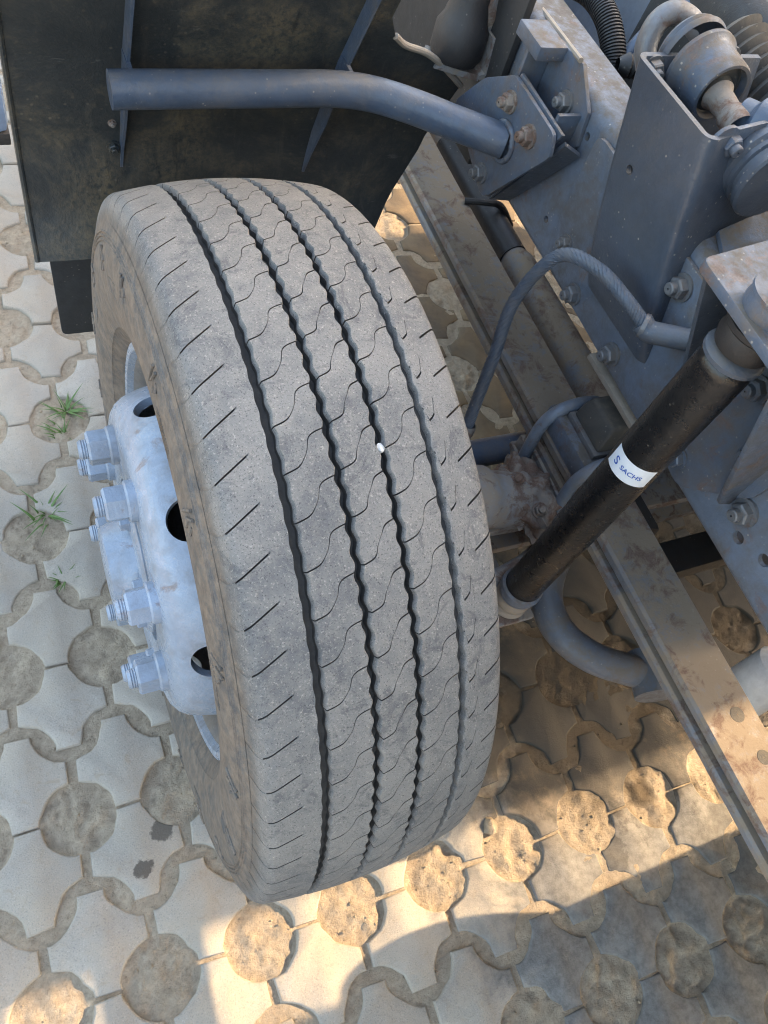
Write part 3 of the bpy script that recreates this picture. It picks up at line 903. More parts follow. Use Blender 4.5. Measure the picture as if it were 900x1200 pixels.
# bearing housing bolted to the far wall, axis along the truck
rc = Vector((0.601, 0.236, 1.096))
b = B()
b.lathe([(0.002, 0.049), (-0.004, 0.049), (-0.008, 0.045), (-0.014, 0.042), (-0.040, 0.0405), (-0.052, 0.040), (-0.056, 0.038), (-0.056, 0.034), (-0.050, 0.032), (0.0, 0.032), (0.012, 0.032)], rc, (0, 1, 0), 48)
b.build('bearing_housing', 'bracket', box, smooth=40)
b = B()
b.lathe([(0.004, 0.044), (0.008, 0.047), (0.012, 0.047), (0.016, 0.041), (0.021, 0.044), (0.025, 0.042), (0.028, 0.034), (0.028, 0.02)], rc + Vector((0, 0.014, 0.004)), (0, 1, 0), 40)
b.build('bearing_flange', 'bracket', box, smooth=40)
b = B()
b.lathe([(-0.047, 0.0335), (-0.044, 0.030), (-0.048, 0.024), (-0.046, 0.019), (-0.052, 0.017)], rc, (0, 1, 0), 40)
b.build('rubber_bush', 'rubber', box, smooth=40)
b = B()
b.lathe([(0.03, 0.017), (-0.050, 0.017), (-0.056, 0.021), (-0.062, 0.0165), (-0.090, 0.0155), (-0.094, 0.018), (-0.12, 0.019)], rc, (0.10, 1, 0.03), 28)
b.build('bearing_pin', 'rusty', box, smooth=40)
b = B()
b.tube(smooth_path([(0.606, 0.140, 1.094), (0.622, 0.108, 1.102), (0.68, 0.068, 1.112), (0.76, 0.04, 1.115), (1.3, 0.02, 1.115)], 6), [0.022] * 4 + [0.030] * 21, 20)
b.build('stabiliser_tube', 'pipe', box)
bolt((0.5385, 0.2525, 1.084), (0, -1, 0), box, 1.15)
bolt((0.660, 0.2525, 1.098), (0, -1, 0), box, 1.15)
bolt((0.560, 0.098, 1.090), (0, -1, 0), box, 1.1, bolt_c)
# stacked washers on the near wall
b = B()
b.lathe([(0.020, 0.052), (0.010, 0.055), (0.004, 0.055), (0.0, 0.050), (-0.006, 0.050), (-0.008, 0.046), (-0.016, 0.046), (-0.018, 0.052), (-0.026, 0.053), (-0.029, 0.050), (-0.032, 0.032), (-0.034, 0.001)], (0.622, 0.078, 1.066), (0, 1, 0), 44)
b.build('bush_washers', 'chassis_dark', box, smooth=35)
b = B()
pl = [(0.55 + 0.02 * math.cos(t), 1.092 + 0.02 * math.sin(t)) for t in np.linspace(R_(60), R_(250), 9)] + [(0.60, 1.010), (0.68, 1.02), (0.68, 1.12), (0.60, 1.118)]
b.prism([(p[0], 0.1000, p[1]) for p in pl], (0, -0.006, 0))
b.build('bush_flange', 'bracket', box, bevel=0.001)
# ledge below the near wall, dusty
b = B()
b.prism([(0.552, -0.10, 0.958), (0.60, 0.06, 0.985), (0.76, 0.08, 1.03), (0.76, -0.10, 1.0)], (0, 0, -0.008))
b.build('ledge', 'bracket', box, bevel=0.001)

# ------------------------------------------------------------------ bracket for the mudguard pipe
pb = empty('pipe_bracket', (0.53, 0.43, 0.75), truck)
tag(pb, 'bolted plate bracket carrying the mudguard pipe')
b = B()
pl = round_poly([(0.595, 0.805), (0.535, 0.885), (0.462, 0.937), (0.325, 0.935), (0.312, 0.905), (0.418, 0.748), (0.435, 0.742)], 0.008, 2)
b.prism([(0.500, p[0], p[1]) for p in pl], (0.007, 0, 0))
b.build('mounting_plate', 'bracket', pb, bevel=0.0012)
b = B()
pl = [(0.50, 0.800), (0.462, 0.940), (0.318, 0.938), (0.418, 0.742)]
b.prism([(0.510, p[0], p[1]) for p in pl], (0.006, 0, 0))
b.build('backing_plate', 'bracket', pb, bevel=0.001)
b = B()
b.box((0.542, 0.352, 0.905), (0.050, 0.007, 0.085))
b.prism([(0.557, 0.47, 0.855), (0.557, 0.47, 0.990), (0.557, 0.395, 0.998), (0.557, 0.34, 0.958), (0.557, 0.33, 0.91), (0.557, 0.36, 0.855)], (0.007, 0, 0))
b.box((0.540, 0.475, 0.90), (0.05, 0.007, 0.16))
b.build('angle_bracket', 'bracket', pb, bevel=0.001)
b = B(); b.box((0.533, 0.475, 0.9835), (0.050, 0.072, 0.022))
b.build('spacer_block', 'bracket', pb, bevel=0.003)
b = B(); b.prism([(0.519, 0.42, 0.740), (0.519, 0.312, 0.925), (0.557, 0.312, 0.905), (0.557, 0.42, 0.735)], (0, 0.004, 0.004))
b.build('lower_web', 'chassis_dark', pb)
for (y, z, me_, s_) in ((0.446, 0.903, bolt_r, 1.15), (0.372, 0.897, bolt_r, 1.2), (0.448, 0.772, bolt_s, 1.15)):
    bolt((0.4995, y, z), (-1, 0, 0), pb, s_, me_)
bolt((0.5565, 0.392, 0.940), (-1, 0, 0), pb, 1.15)

# ------------------------------------------------------------------ mudguard
PROF = [(0.597, 0.503), (0.603, 0.515), (0.632, 0.58), (0.645, 0.70), (0.625, 0.85), (0.585, 1.0), (0.53, 1.12), (0.45, 1.25), (0.35, 1.35)]
pz = np.array([p[1] for p in PROF]); py = np.array([p[0] for p in PROF])
gyz = lambda z: np.interp(z, pz, py)
rb = [(0.503, 0.410), (0.529, 0.424), (0.672, 0.488), (0.808, 0.526), (0.845, 0.477), (0.872, 0.433), (0.886, 0.389), (0.903, 0.364), (0.936, 0.346), (0.966, 0.349), (1.35, 0.36)]
gzs = sorted(set(list(np.linspace(0.503, 1.35, 40)) + [r[0] for r in rb]))
xr = np.interp(gzs, [r[0] for r in rb], [r[1] for r in rb])
nxg = 16
front = []; back = []
for z, x1 in zip(gzs, xr):
    for t in np.linspace(0, 1, nxg):
        x = -0.212 + (x1 + 0.212) * t
        wob = 0.0035 * (vnoise(x, z, 7, 5) - 0.5) * 2
        front.append((x, gyz(z) + wob, z)); back.append((x, gyz(z) + wob + 0.0035, z))
nz = len(gzs)
fs = []
nf = len(front)
for i in range(nz - 1):
    for j in range(nxg - 1):
        a = i * nxg + j
        fs.append((a, a + 1, a + nxg + 1, a + nxg)); fs.append((nf + a, nf + a + nxg, nf + a + nxg + 1, nf + a + 1))
for i in range(nz - 1):
    for j in (0, nxg - 1):
        a = i * nxg + j; fs.append((a, a + nxg, nf + a + nxg, nf + a))
for j in range(nxg - 1):
    fs.append((j, j + 1, nf + j + 1, nf + j)); a = (nz - 1) * nxg + j; fs.append((a, a + 1, nf + a + 1, nf + a))
guard = mk('mudguard', front + back, fs, 'guard', truck, smooth=40)
tag(guard, 'dark plate mudguard arched behind the wheel')
# rolled rim along the cut-out and outer edge
def on_guard(x, z, d=0.0): return (x, float(gyz(z)) + d, z)
b = B(); b.tube(smooth_path([on_guard(x, z, -0.001) for z, x in rb[3:8]], 5), 0.0055, 10)
b.build('rolled_edge', 'strip', guard)
b = B(); b.tube([on_guard(-0.212, z) for z in np.linspace(0.503, 1.34, 24)], 0.0045, 8)
b.build('edge_bead', 'guard', guard)
# two upright stiffening ribs
for (xa, za, xb_, zb) in ((-0.058, 0.655, -0.038, 1.30), (0.262, 0.635, 0.33, 1.30)):
    b = B()
    zs = np.linspace(za, zb, 18)
    pts = []
    for z in zs:
        t = (z - za) / (zb - za); x = xa + (xb_ - xa) * t
        dep = 0.030 * min(1, (z - za) / 0.10 + 0.05)
        pts.append((x, float(gyz(z)), dep, z))
    vs = []; fs = []
    for (x, y, dep, z) in pts: vs += [(x - 0.0022, y + 0.002, z), (x - 0.0022, y - dep, z), (x + 0.0022, y - dep, z), (x + 0.0022, y + 0.002, z)]
    for i in range(len(pts) - 1):
        for q in range(4): fs.append((4 * i + q, 4 * i + (q + 1) % 4, 4 * i + 4 + (q + 1) % 4, 4 * i + 4 + q))
    fs += [(0, 1, 2, 3), tuple(range(len(vs) - 4, len(vs)))]
    b.add(vs, fs); b.build('rib', 'pipe', guard)
bolt(on_guard(-0.069, 0.690, -0.001), (0, -1, 0), guard, 0.75, bolt_d)
bolt(on_guard(-0.070, 0.735, -0.001), (0, -1, 0), guard, 0.45, bolt_r)
# hanging rubber flap
b = B()
pl = round_poly([(-0.192, 0.560), (0.16, 0.560), (0.16, 0.268), (-0.186, 0.268)], 0.012, 3)
b.prism([(p[0], 0.634 + 0.02 * (0.56 - p[1]), p[1]) for p in pl], (0, 0.008, 0))
b.build('mud_flap', 'flap', guard, bevel=0.0015)
# the pipe that carries it
b = B()
b.tube(smooth_path([(-0.085, 0.556, 0.846), (0.0, 0.555, 0.848), (0.15, 0.553, 0.851), (0.245, 0.551, 0.853), (0.31, 0.538, 0.853), (0.37, 0.508, 0.852), (0.43, 0.470, 0.850), (0.502, 0.426, 0.848)], 8), 0.0262, 28)
pp = b.build('support_pipe', 'pipe', pb)
tag(pp, 'thick bent grey pipe across the mudguard')
b = B()
wn = 60
b.tube([(0.4985 - 0.0015 * random.random(), 0.4265 + (0.0285 + 0.001 * random.random()) * math.cos(2 * PI * k / wn), 0.848 + (0.0285 + 0.001 * random.random()) * math.sin(2 * PI * k / wn)) for k in range(wn)], [0.0042 + 0.0012 * random.random() for k in range(wn)], 8, closed=True)
b.build('weld_seam', 'bracket', pb, smooth=60)
# stays that tie the pipe to the ribs
for x, y, z in ((-0.052, 0.592, 0.84), (0.284, 0.585, 0.842)):
    b = B(); b.box((x, y, z), (0.006, 0.06, 0.05)); b.build('stay', 'pipe', guard)

# ------------------------------------------------------------------ leaf spring, axle and clamp
SX = 0.583
spring = empty('leaf_spring', (SX, 0, 0.5), truck)
tag(spring, 'long dusty two-leaf spring under the chassis rail')
def leaf(name, w_, t_, z_mid, y0, y1, camber, mat):
    ys = np.linspace(y0, y1, 40); vs = []; fs = []
    sec = [(-w_ / 2, 0.25), (-w_ / 2 + 0.004, 0), (w_ / 2 - 0.004, 0), (w_ / 2, 0.25), (w_ / 2, 0.75), (w_ / 2 - 0.004, 1), (-w_ / 2 + 0.004, 1), (-w_ / 2, 0.75)]
    for y in ys:
        th = t_ * (1 - 0.38 * min(1, abs(y) / 0.9))
        zt = z_mid + camber * y * y
        for (x, q) in sec: vs.append((SX + x, y, zt - th * q))
    for i in range(39):
        for q in range(8): fs.append((8 * i + q, 8 * i + (q + 1) % 8, 8 * i + 8 + (q + 1) % 8, 8 * i + 8 + q))
    fs += [tuple(range(8)), tuple(range(312, 320))]
    return mk(name, vs, fs, mat, spring, smooth=30)
leaf('leaf', 0.098, 0.026, 0.556, -0.86, 1.02, 0.012, 'spring')
leaf('leaf', 0.098, 0.026, 0.521, -0.80, 0.98, 0.016, 'spring')
b = B(); b.lathe([(-0.05, 0.032), (0.05, 0.032), (0.05, 0.001)], (SX, -0.875, 0.545), (1, 0, 0), 24); b.lathe([(-0.05, 0.032), (-0.05, 0.001)], (SX, -0.875, 0.545), (1, 0, 0), 24)
b.build('spring_eye', 'spring', spring)
b = B(); b.lathe([(-0.002, 0.013), (0.001, 0.012), (0.001, 0.001)], (SX + 0.012, -0.485, 0.5582), (0, 0, 1), 16); b.build('hole_disc', 'rubber', spring)  # dark disc added to stand for a hole in the leaf
b = B(); b.lathe([(-0.002, 0.012), (0.001, 0.011), (0.001, 0.001)], (SX + 0.016, -0.552, 0.5590), (0, 0, 1), 16); b.build('hole_disc', 'rubber', spring)
b = B()
b.box((SX, 0.0, 0.478), (0.112, 0.185, 0.030)); b.box((SX, 0.0, 0.446), (0.122, 0.200, 0.034)); b.box((SX - 0.002, 0.0, 0.4985), (0.105, 0.165, 0.012))
b.build('spring_seat', 'casting', spring, bevel=0.003)
b = B(); b.box((SX + 0.002, 0.004, 0.578), (0.104, 0.150, 0.044))
b.build('clamp_plate', 'chassis', spring, bevel=0.006)
for (y, tilt) in ((0.060, 0.004), (-0.062, -0.004)):
    for d_ in ((0.0, 0.0),):
        b = B()
        b.tube(smooth_path([(SX - 0.068, y - 0.02, 0.40), (SX - 0.066, y - 0.008, 0.50), (SX - 0.062, y, 0.565), (SX - 0.044, y + 0.002, 0.598), (SX - 0.012, y + 0.003, 0.610), (SX + 0.02, y + 0.003, 0.610), (SX + 0.046, y + 0.002, 0.598), (SX + 0.062, y, 0.565), (SX + 0.066, y, 0.40)], 7), 0.0112, 14)
        b.build('u_bolt', 'ubolt', spring)
b = B()
b.prism([(SX - 0.032, -0.042, 0.600), (SX + 0.058, -0.042, 0.600), (SX + 0.058, 0.050, 0.600), (SX - 0.032, 0.050, 0.600)], (0, 0, 0.012))
b.build('bump_stop_plate', 'steel', spring, bevel=0.002)
vs = []
for (z, s) in ((0.611, 1.0), (0.640, 0.95), (0.664, 0.80)):
    for (sx, sy) in ((-1, -1), (1, -1), (1, 1), (-1, 1)): vs.append((SX + 0.014 + sx * 0.040 * s, 0.004 + sy * 0.042 * s, z))
b = B(); b.add(vs, [(0, 1, 2, 3)[::-1], (8, 9, 10, 11)] + [(4 * r + i, 4 * r + (i + 1) % 4, 4 * r + 4 + (i + 1) % 4, 4 * r + 4 + i) for r in (0, 1) for i in range(4)])
b.build('bump_stop', 'rubber', spring, bevel=0.007, segs=3)

axle = empty('front_axle', (0.4, 0, 0.42), truck)
tag(axle, 'rusty forged front axle beam behind the tyre')
b = B()
xs = np.linspace(0.16, 1.84, 30)
sec = [(-0.048, 0.05), (0.048, 0.05), (0.048, 0.030), (0.014, 0.018), (0.014, -0.018), (0.048, -0.030), (0.048, -0.05), (-0.048, -0.05), (-0.048, -0.030), (-0.014, -0.018), (-0.014, 0.018), (-0.048, 0.030)]
vs = []; fs = []
for x in xs:
    dz = -0.055 * math.exp(-((x - 1.0) / 0.35) ** 4) + 0.05 * math.exp(-((x - 0.2) / 0.14) ** 2)
    for (y, z) in sec: vs.append((x, y - 0.02, 0.405 + dz + z))
for i in range(29):
    for q in range(12): fs.append((12 * i + q, 12 * i + (q + 1) % 12, 12 * i + 12 + (q + 1) % 12, 12 * i + 12 + q))
fs += [tuple(range(12)), tuple(range(348, 360))]
b.add(vs, fs); b.build('axle_beam', 'casting', axle, bevel=0.004)
# knobbly casting lug that reaches over the beam by the U-bolts
bmx = bmesh.new(); bmesh.ops.create_icosphere(bmx, subdivisions=4, radius=1)
vs = []
for v in bmx.verts:
    p = v.co.copy(); n = 1 + 0.45 * (vnoise(p.x * 2 + 3, p.y * 2 + p.z, 2.2, 11) - 0.5) + 0.28 * (vnoise(p.z * 3 + p.x, p.y * 3 + p.x, 2.6, 12) - 0.5) + 0.14 * (vnoise(p.z * 5 + p.y, p.y * 5 + p.x * 3, 3.5, 13) - 0.5)
    vs.append((0.478 + 0.048 * p.x * n, -0.030 + 0.075 * p.y * n, 0.490 + 0.040 * p.z * n))
fs = [tuple(v.index for v in f.verts) for f in bmx.faces]; bmx.free()
b = B(); b.add(vs, fs); b.build('axle_lug', 'rusty', axle, smooth=60)
bolt((0.452, -0.015, 0.528), (-0.4, -0.2, 1), axle, 1.0, bolt_r)
bolt((0.470, -0.075, 0.522), (-0.3, -0.4, 1), axle, 0.9, bolt_r)
b = B(); b.tube(smooth_path([(0.20, -0.02, 0.52), (0.30, -0.015, 0.515), (0.40, -0.02, 0.495), (0.46, -0.03, 0.48)], 6), [0.062] * 6 + [0.058] * 6 + [0.050] * 7, 24)
b.build('steering_knuckle', 'casting', axle)
b = B(); b.lathe([(0, 0.001), (0, 0.115), (0.012, 0.12), (0.05, 0.12), (0.06, 0.10), (0.06, 0.001)], (0.16, 0.0, 0.5), (1, 0, 0), 40)
b.build('brake_backplate', 'casting', axle)
b = B(); b.tube([(0.18, 0.112, 0.432), (0.42, 0.106, 0.43), (1.6, 0.10, 0.43)], 0.0265, 22)
b.build('tie_rod', 'pipe', axle)
b = B(); b.tube(smooth_path([(0.18, -0.12, 0.40), (0.34, -0.135, 0.40), (0.46, -0.12, 0.41), (0.53, -0.09, 0.42)], 6), 0.016, 14)
b.build('steering_arm', 'casting', axle)

# bent stabiliser bar under the spring
b = B()
b.tube(smooth_path([(0.60, -0.055, 0.415), (0.575, -0.095, 0.400), (0.535, -0.130, 0.388), (0.505, -0.170, 0.380), (0.493, -0.215, 0.374), (0.505, -0.262, 0.370), (0.540, -0.305, 0.366), (0.590, -0.338, 0.362), (0.630, -0.358, 0.358)], 8), 0.0285, 24); b.lathe([(-0.04, 0.001), (-0.04, 0.038), (0.04, 0.038), (0.04, 0.001)], (0.640, -0.362, 0.358), (0.3, 1, 0), 24)
o = b.build('stabiliser_bar', 'bar', truck); tag(o, 'thick curved stabiliser bar under the leaf spring')

# ------------------------------------------------------------------ shock absorber, bracket
shock = empty('shock_absorber', (0.42, -0.172, 0.42), truck)
tag(shock, 'black upright shock absorber with a white sticker')
AX = Vector((0.42, -0.172, 0.0))
b = B()
b.lathe([(0.452, 0.001), (0.452, 0.0300), (0.456, 0.0315), (0.640, 0.0315), (0.6405, 0.0330), (1.020, 0.0330), (1.028, 0.0320), (1.032, 0.029), (1.032, 0.001)], AX, (0, 0, 1), 48)
body_ = b.build('dust_tube', 'shock', shock, smooth=30)
b = B(); b.lathe([(0.425, 0.020), (0.425, 0.030), (0.432, 0.0345), (0.444, 0.0365), (0.453, 0.0360), (0.457, 0.0320)], AX, (0, 0, 1), 40); b.build('lower_collar', 'chassis', shock, smooth=40)
b = B(); b.lathe([(0.380, 0.001), (0.380, 0.030), (0.388, 0.033), (0.396, 0.030), (0.398, 0.026), (0.404, 0.031), (0.414, 0.033), (0.424, 0.030), (0.426, 0.02)], AX, (0, 0, 1), 32); b.build('lower_bush', 'strip', shock, smooth=40)
b = B(); b.box((0.40, -0.12, 0.378), (0.07, 0.14, 0.014)); b.box((0.42, -0.172, 0.3775), (0.075, 0.075, 0.012)); b.build('lower_bracket', 'casting', shock, bevel=0.003)
b = B(); b.lathe([(1.031, 0.0295), (1.035, 0.0350), (1.040, 0.0350), (1.043, 0.031), (1.046, 0.02)], AX, (0, 0, 1), 40); b.build('upper_cap', 'chassis_dark', shock, smooth=40)
b = B(); b.lathe([(1.046, 0.022), (1.050, 0.031), (1.062, 0.034), (1.074, 0.031), (1.078, 0.035), (1.084, 0.035), (1.088, 0.001)], AX, (0, 0, 1), 40); b.build('upper_bush', 'black', shock, smooth=40)
b = B(); b.lathe([(1.099, 0.001), (1.099, 0.032), (1.108, 0.034), (1.118, 0.032), (1.120, 0.035), (1.124, 0.035), (1.125, 0.001)], AX, (0, 0, 1), 40); b.lathe([(1.124, 0.014), (1.138, 0.014), (1.138, 0.001)], AX, (0, 0, 1), 6); b.build('top_washer', 'bracket', shock, smooth=35)
# sticker wrapped round the tube with printed lettering
zc = 0.838; sh2 = 0.0175
ang0 = math.atan2(-0.53 + 0.172, -0.27 - 0.42)          # side that faces the road
A0, A1 = ang0 - 1.02, ang0 + 1.02
vs = []; fs = []
for i, a in enumerate(np.linspace(A0, A1, 25)):
    for z in (zc - sh2, zc + sh2): vs.append((AX.x + 0.0333 * math.cos(a), AX.y + 0.0333 * math.sin(a), z))
for i in range(24): fs.append((2 * i, 2 * i + 2, 2 * i + 3, 2 * i + 1))
b = B(); b.add(vs, fs); o = b.build('sticker', 'sticker', shock, smooth=60)
tag(o, 'white sticker with blue lettering')
sticker_o = o
def wrap_text(txt, size, u0, v0):
    cu = bpy.data.curves.new('lettering', 'FONT'); cu.body = txt; cu.size = size; cu.align_x = 'LEFT'; cu.offset = 0.0002
    to = bpy.data.objects.new('lettering', cu); COL.objects.link(to)
    bpy.context.view_layer.update()
    me = bpy.data.meshes.new_from_object(to.evaluated_get(bpy.context.evaluated_depsgraph_get()))
    bpy.data.objects.remove(to); bpy.data.curves.remove(cu)
    bm = bmesh.new(); bm.from_mesh(me)
    bmesh.ops.subdivide_edges(bm, edges=[e for e in bm.edges if e.calc_length() > 0.003], cuts=1)
    V_ = [(v.co.x, v.co.y) for v in bm.verts]; F_ = [tuple(v.index for v in f.verts) for f in bm.faces]
    bm.free(); bpy.data.meshes.remove(me)
    r = 0.0336
    return [(AX.x + r * math.cos(A0 + (u0 + x) / r), AX.y + r * math.sin(A0 + (u0 + x) / r), v0 + y) for x, y in V_], F_
try:
    b = B()
    b.add(*wrap_text('SACHS', 0.0105, 0.024, zc - 0.0040))
    b.add(*wrap_text('S', 0.0185, 0.010, zc - 0.0060))
    b.build('lettering', 'ink', sticker_o, smooth=None)
except Exception as e:
    print('text', e)

# upper bracket: top plate, two gussets and foot on the rail
sbk = empty('shock_bracket', (0.50, -0.16, 0.75), truck)
tag(sbk, 'welded grey bracket holding the top of the shock absorber')
b = B()
pl = round_poly([(0.383, -0.092), (0.52, -0.070), (0.562, -0.075), (0.562, -0.26), (0.383, -0.255)], 0.010, 3)
b.prism([(p[0], p[1], 1.087) for p in pl], (0, 0, 0.013)); tp = b.build('top_plate', 'bracket', sbk, bevel=0.0015)
b = B(); b.prism([(0.392, -0.104, 1.087), (0.562, -0.104, 1.087), (0.562, -0.104, 0.800), (0.545, -0.104, 0.800)], (0, 0.007, 0)); b.build('gusset', 'chassis_dark', sbk, bevel=0.001)
b = B(); b.prism([(0.392, -0.238, 1.087), (0.562, -0.238, 1.087), (0.562, -0.238, 0.790), (0.535, -0.238, 0.800)], (0, -0.007, 0)); b.build('gusset', 'bracket', sbk, bevel=0.001)
b = B()
pl = round_poly([(-0.075, 0.80), (-0.12, 0.738), (-0.175, 0.728), (-0.262, 0.83), (-0.262, 1.08), (-0.075, 1.08)], 0.018, 3)
b.prism([(RX - 0.001, p[0], p[1]) for p in pl], (-0.008, 0, 0)); b.build('foot_plate', 'bracket', sbk, bevel=0.0012)
bolt((RX - 0.009, -0.147, 0.762), (-1, 0, 0), sbk, 1.15, bolt_c)
bolt((RX - 0.009, -0.160, 0.934), (-1, 0, 0), sbk, 1.25, bolt_c)
bolt((RX - 0.009, -0.215, 0.87), (-1, 0, 0), sbk, 1.1, bolt_c)

# flat bar hanging below the rail by the bump stop
b = B(); b.box((0.566, 0.012, 0.712), (0.024, 0.150, 0.010)); b.build('stop_bar', 'strip', ra, bevel=0.0015)

# ------------------------------------------------------------------ hoses and tubes
b = B()
hp = smooth_path([(0.372, 0.072, 0.585), (0.378, 0.088, 0.640), (0.388, 0.110, 0.715), (0.402, 0.140, 0.800), (0.425, 0.128, 0.893), (0.450, 0.078, 0.916), (0.475, 0.024, 0.907), (0.494, -0.008, 0.892)], 10)
b.tube(hp, 0.0094, 18)
hose = b.build('air_hose', 'hose', truck); tag(hose, 'arching grey rubber air hose between wheel and rail')
b = B()
for strand in range(10):                               # raised spiral strands of the woven cover
    pts = []
    for i in range(0, len(hp) - 1):
        t_ = (Vector(hp[min(i + 1, len(hp) - 1)]) - Vector(hp[max(i - 1, 0)])).normalized()
        u_ = t_.cross(Vector((1, 0, 0))).normalized(); w2 = t_.cross(u_)
        a = 2 * PI * strand / 10 + i * 0.55
        pts.append(Vector(hp[i]) + (u_ * math.cos(a) + w2 * math.sin(a)) * 0.0091)
    b.tube(pts, 0.0010, 5)
b.build('woven_cover', 'hose', hose, smooth=60)
b = B()
b.lathe([(0, 0.0128), (0.004, 0.0142), (0.016, 0.0142), (0.019, 0.0125), (0.026, 0.0125), (0.03, 0.010), (0.05, 0.010)], hp[1], tuple(Vector(hp[0]) - Vector(hp[3])), 18); b.build('hose_fitting', 'steel', hose)
e0 = Vector(hp[-1]); 
b = B(); b.tube(smooth_path([e0 + Vector((-0.003, 0.004, 0.002)), e0 + Vector((0.004, -0.008, -0.002)), e0 + Vector((0.020, -0.026, 0.006)), e0 + Vector((0.045, -0.05, 0.018)), e0 + Vector((0.07, -0.07, 0.03))], 5), 0.0150, 20); b.build('hose_sleeve', 'hose', hose)
b = B(); b.lathe([(-0.004, 0.0128), (-0.004, 0.0165), (0.002, 0.0165), (0.002, 0.0128)], e0, (0.012, -0.014, 0.002), 20); b.build('hose_clip', 'steel', hose)

b = B(); b.tube(smooth_path([(0.690, 1.5, 0.53), (0.694, 0.95, 0.525), (0.698, 0.60, 0.52), (0.704, 0.30, 0.515), (0.71, 0.05, 0.51)], 10), [0.026] * 24 + [0.035] * 17, 26)
o = b.build('drag_tube', 'spring', truck); tag(o, 'long dark round tube beside the leaf spring')
b = B(); b.tube([(0.6955, 0.85, 0.5235), (0.6985, 0.50, 0.5185)], 0.0300, 26); b.build('tube_sleeve', 'black', o)
b = B(); b.tube(smooth_path([(0.62, 0.62, 0.565), (0.66, 0.60, 0.575), (0.70, 0.60, 0.562), (0.745, 0.60, 0.51)], 6), 0.007, 10); b.build('cable_tie', 'black', o)

# ------------------------------------------------------------------ between the rails
def crossmember(y, z, h, mat='chassis_dark'):
    b = B(); b.box((1.0, y, z), (0.85, 0.09, h)); return b.build('crossmember', mat, truck, bevel=0.006)
crossmember(1.05, 0.84, 0.20)
crossmember(-0.87, 0.80, 0.16)
b = B()
b.tube(smooth_path([(0.685, 0.72, 0.95), (0.690, 0.62, 0.985), (0.694, 0.55, 0.985), (0.694, 0.49, 0.955), (0.69, 0.46, 0.91)], 10), 0.017, 16)
cond = b.build('cable_conduit', 'black', truck); tag(cond, 'corrugated black cable conduit behind the rail')
cp = smooth_path([(0.685, 0.72, 0.95), (0.690, 0.62, 0.985), (0.694, 0.55, 0.985), (0.694, 0.49, 0.955), (0.69, 0.46, 0.91)], 14)
b = B()
for i in range(1, len(cp) - 1):
    d = Vector(cp[i + 1]) - Vector(cp[i - 1]); b.lathe([(-0.0022, 0.0165), (-0.0012, 0.0205), (0.0012, 0.0205), (0.0022, 0.0165)], cp[i], tuple(d), 14)
b.build('conduit_ridges', 'black', cond, smooth=50)
b = B(); b.tube(smooth_path([(0.72, 0.49, 0.955), (0.76, 0.50, 1.0), (0.83, 0.50, 1.05), (0.95, 0.52, 1.12)], 6), 0.012, 14); b.build('cable', 'pipe', truck)
b = B(); b.lathe([(-0.03, 0.010), (-0.02, 0.016), (-0.014, 0.019), (-0.010, 0.016), (-0.006, 0.019), (-0.002, 0.016), (0.002, 0.019), (0.006, 0.016), (0.010, 0.019), (0.016, 0.014), (0.03, 0.012), (0.05, 0.008)], (0.705, 0.445, 0.965), (0.9, -0.3, 0.1), 18); b.build('cable_connector', 'black', truck)
b = B(); b.tube(smooth_path([(0.72, 0.44, 0.968), (0.745, 0.425, 0.972), (0.78, 0.41, 0.98), (0.84, 0.39, 1.0)], 5), 0.007, 10); b.build('cable', 'black', truck)
# hooked end of the tie rod beside the bearing
b = B(); b.tube(smooth_path([(0.612, 0.33, 1.035), (0.606, 0.345, 1.056), (0.613, 0.355, 1.082), (0.632, 0.355, 1.098), (0.655, 0.345, 1.096), (0.675, 0.33, 1.085), (0.72, 0.30, 1.07)], 7), 0.0155, 18); b.build('hooked_link', 'steel', box)
# ribbed boot
b = B()
prof = []
for k in range(9): prof += [(0.016 * k, 0.046 - 0.001 * k), (0.016 * k + 0.008, 0.055 - 0.001 * k)]
b.lathe(prof, (0.765, 0.36, 1.055), (0.25, -1, -0.15), 32); b.build('rubber_boot', 'rubber', box, smooth=50)
# grey housing of the gearbox, rounded
b = B()
pl = round_poly([(0.80, 0.55), (1.22, 0.55), (1.30, 0.80), (1.25, 1.18), (0.97, 1.18), (0.93, 1.05), (0.90, 0.80)], 0.08, 6)
b.prism([(p[0], 0.62, p[1]) for p in pl], (0, 1.0, 0)); gb = b.build('gearbox', 'body', truck, smooth=40, bevel=0.02); tag(gb, 'light grey gearbox housing between the rails')
b = B()
pl = round_poly([(0.90, 0.40), (1.20, 0.36), (1.33, 0.60), (1.33, 1.16), (0.80, 1.10), (0.78, 0.80), (0.83, 0.60)], 0.05, 5)
b.prism([(p[0], -0.40, p[1]) for p in pl], (0, 0.98, 0)); b.build('engine', 'dark', truck, smooth=40, bevel=0.015)
b = B(); b.lathe([(0, 0.001), (0, 0.040), (0.01, 0.047), (0.11, 0.047), (0.125, 0.03), (0.125, 0.001)], (0.80, -0.447, 0.33), (0.35, 0.1, 1), 28); b.build('oil_filter', 'white', truck)
b = B(); b.box((0.94, -0.155, 0.305), (0.40, 0.07, 0.05)); b.build('engine_support', 'dark', truck, bevel=0.005)
b = B(); b.prism([(0.655, -0.04, 0.50), (0.70, -0.055, 0.50), (0.70, -0.055, 0.40), (0.655, -0.04, 0.40)], (0, -0.10, 0)); b.build('spring_stop', 'dark', truck, bevel=0.01)
